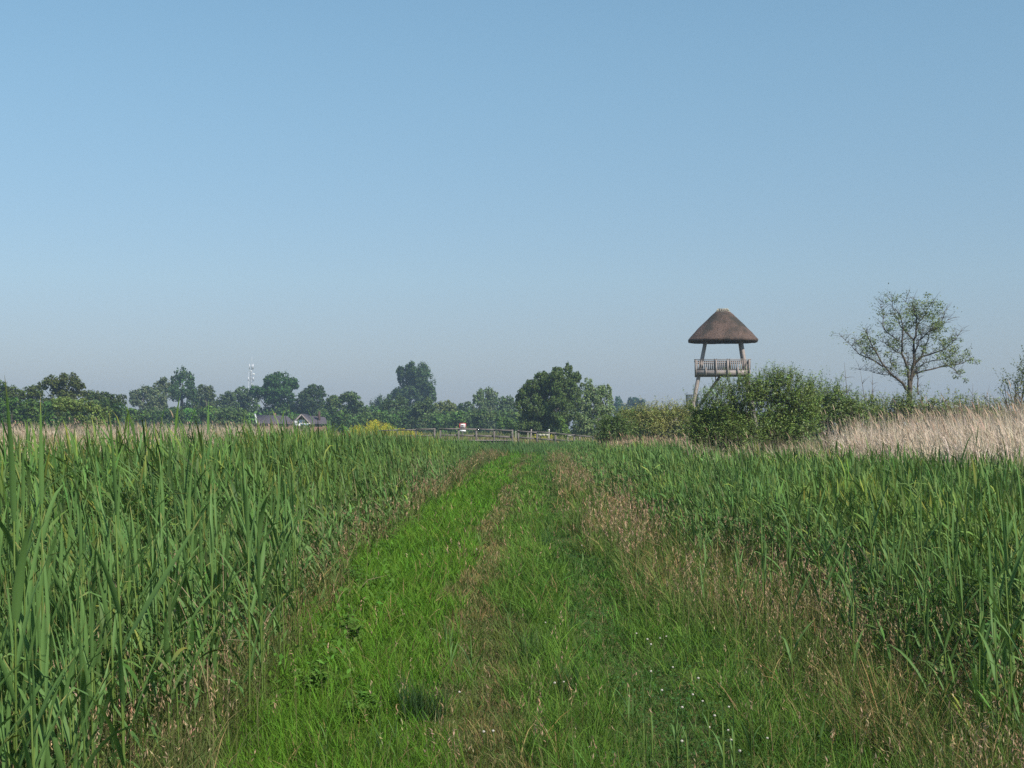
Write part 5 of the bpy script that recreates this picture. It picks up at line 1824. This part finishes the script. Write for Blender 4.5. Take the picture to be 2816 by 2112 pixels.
# ------------------------------------------------------------------ broad-leaved herbs on the left verge
def herb(label, u, v, H, nst, col):
    Yc = CAM_H * FPX / (v - HORIZON)
    b = P(u, v, Yc)
    b.z = float(gz(b.x, b.y))
    root = empty('leafy_herb', b)
    tag(root, label, 'herb')
    for q in range(nst):
        st = Acc()
        az = rng.uniform(0, 6.28)
        t0 = rng.uniform(0.1, 0.5)
        sp = blades(st, [(rng.normal(0, .04), rng.normal(0, .04), 0)], H * rng.uniform(0.7, 1.1), 0.005, az, t0, rng.uniform(0.3, 0.9), 6, (0.09, 0.14, 0.04), (0.09, 0.14, 0.04), prof='stem')[0]
        st.build('stem', M['grass'], root)
        lv = Acc()
        for i in range(1, 7):
            m_ = 7
            d = sph(m_)
            d[:, 2] = np.abs(d[:, 2]) * 0.3
            ax = d + np.array([0, 0, 0.1])
            pp = sp[i] + ax * 0.035
            leaf_quads(lv, pp, rng.normal(0, .35, (m_, 3)) + np.array([0, -0.2, 1]), rng.uniform(0.04, 0.08, m_), 0.3, jit(m_, col, 0.15, 0.06), ax)
        lv.build('foliage', M['grass'], root)


herb("dark arching herb with fine leaves at the left rim of the lush grass", 985, 1800, 0.34, 7, (0.09, 0.18, 0.03))
herb("low broad-leaved herb below the dark arching one", 870, 1925, 0.22, 6, (0.09, 0.18, 0.03))
herb("broad-leaved herb beside the lush grass near the bottom border", 1020, 1990, 0.18, 7, (0.09, 0.18, 0.03))
herb("green herb at the foot of the left reeds midway up the track", 990, 1640, 0.30, 6, (0.075, 0.15, 0.03))
herb("leafy herb under the reeds at the lower left corner", 120, 2060, 0.25, 7, (0.08, 0.16, 0.03))


# dark tussocks in the track
def tussock(label, u, v, n, L, col):
    Yc = CAM_H * FPX / (v - HORIZON)
    b = P(u, v, Yc)
    b.z = float(gz(b.x, b.y))
    a = Acc()
    blades(a, np.stack([rng.normal(0, .05, n), rng.normal(0, .05, n), np.zeros(n)], -1), rng.uniform(0.6, 1.1, n) * L, 0.0045, rng.uniform(0, 6.28, n), rng.uniform(0.05, 0.55, n), rng.uniform(0.2, 0.9, n), 4, jit(n, col), jit(n, col))
    o = a.build('grass_tussock', M['grass'], None, loc=b)
    tag(o, label, 'tussock')


tussock("dark rush-like tussock left of the worn rut at the bottom", 1140, 1985, 110, 0.34, (0.035, 0.075, 0.025))
tussock("second dark tussock right beside the larger rush-like one", 1195, 1975, 70, 0.28, (0.035, 0.075, 0.025))
tussock("green tussock in the middle ridge of the track", 1460, 1830, 90, 0.34, (0.07, 0.13, 0.035))
tussock("dark green tussock low on the right of the middle ridge", 1560, 1920, 90, 0.28, (0.045, 0.10, 0.028))
tussock("upright tuft on the middle ridge far up the track", 1500, 1510, 60, 0.40, (0.06, 0.12, 0.04))


# ------------------------------------------------------------------ haze
hz = Acc().box((0, 0, 19.5), (3040, 3040, 47)).mesh('haze')
m, t = new_mat("haze_air")
out = t.nodes.new("ShaderNodeOutputMaterial")
pv = t.nodes.new("ShaderNodeVolumePrincipled")
pv.inputs["Density"].default_value = 0.00046
pv.inputs["Color"].default_value = (0.62, 0.81, 1.0, 1)
pv.inputs["Anisotropy"].default_value = 0.2
t.links.new(pv.outputs[0], out.inputs["Volume"])
ho = link('haze', hz, m)
tag(ho, "thin blue summer haze over the whole marsh", "haze", kind="stuff")
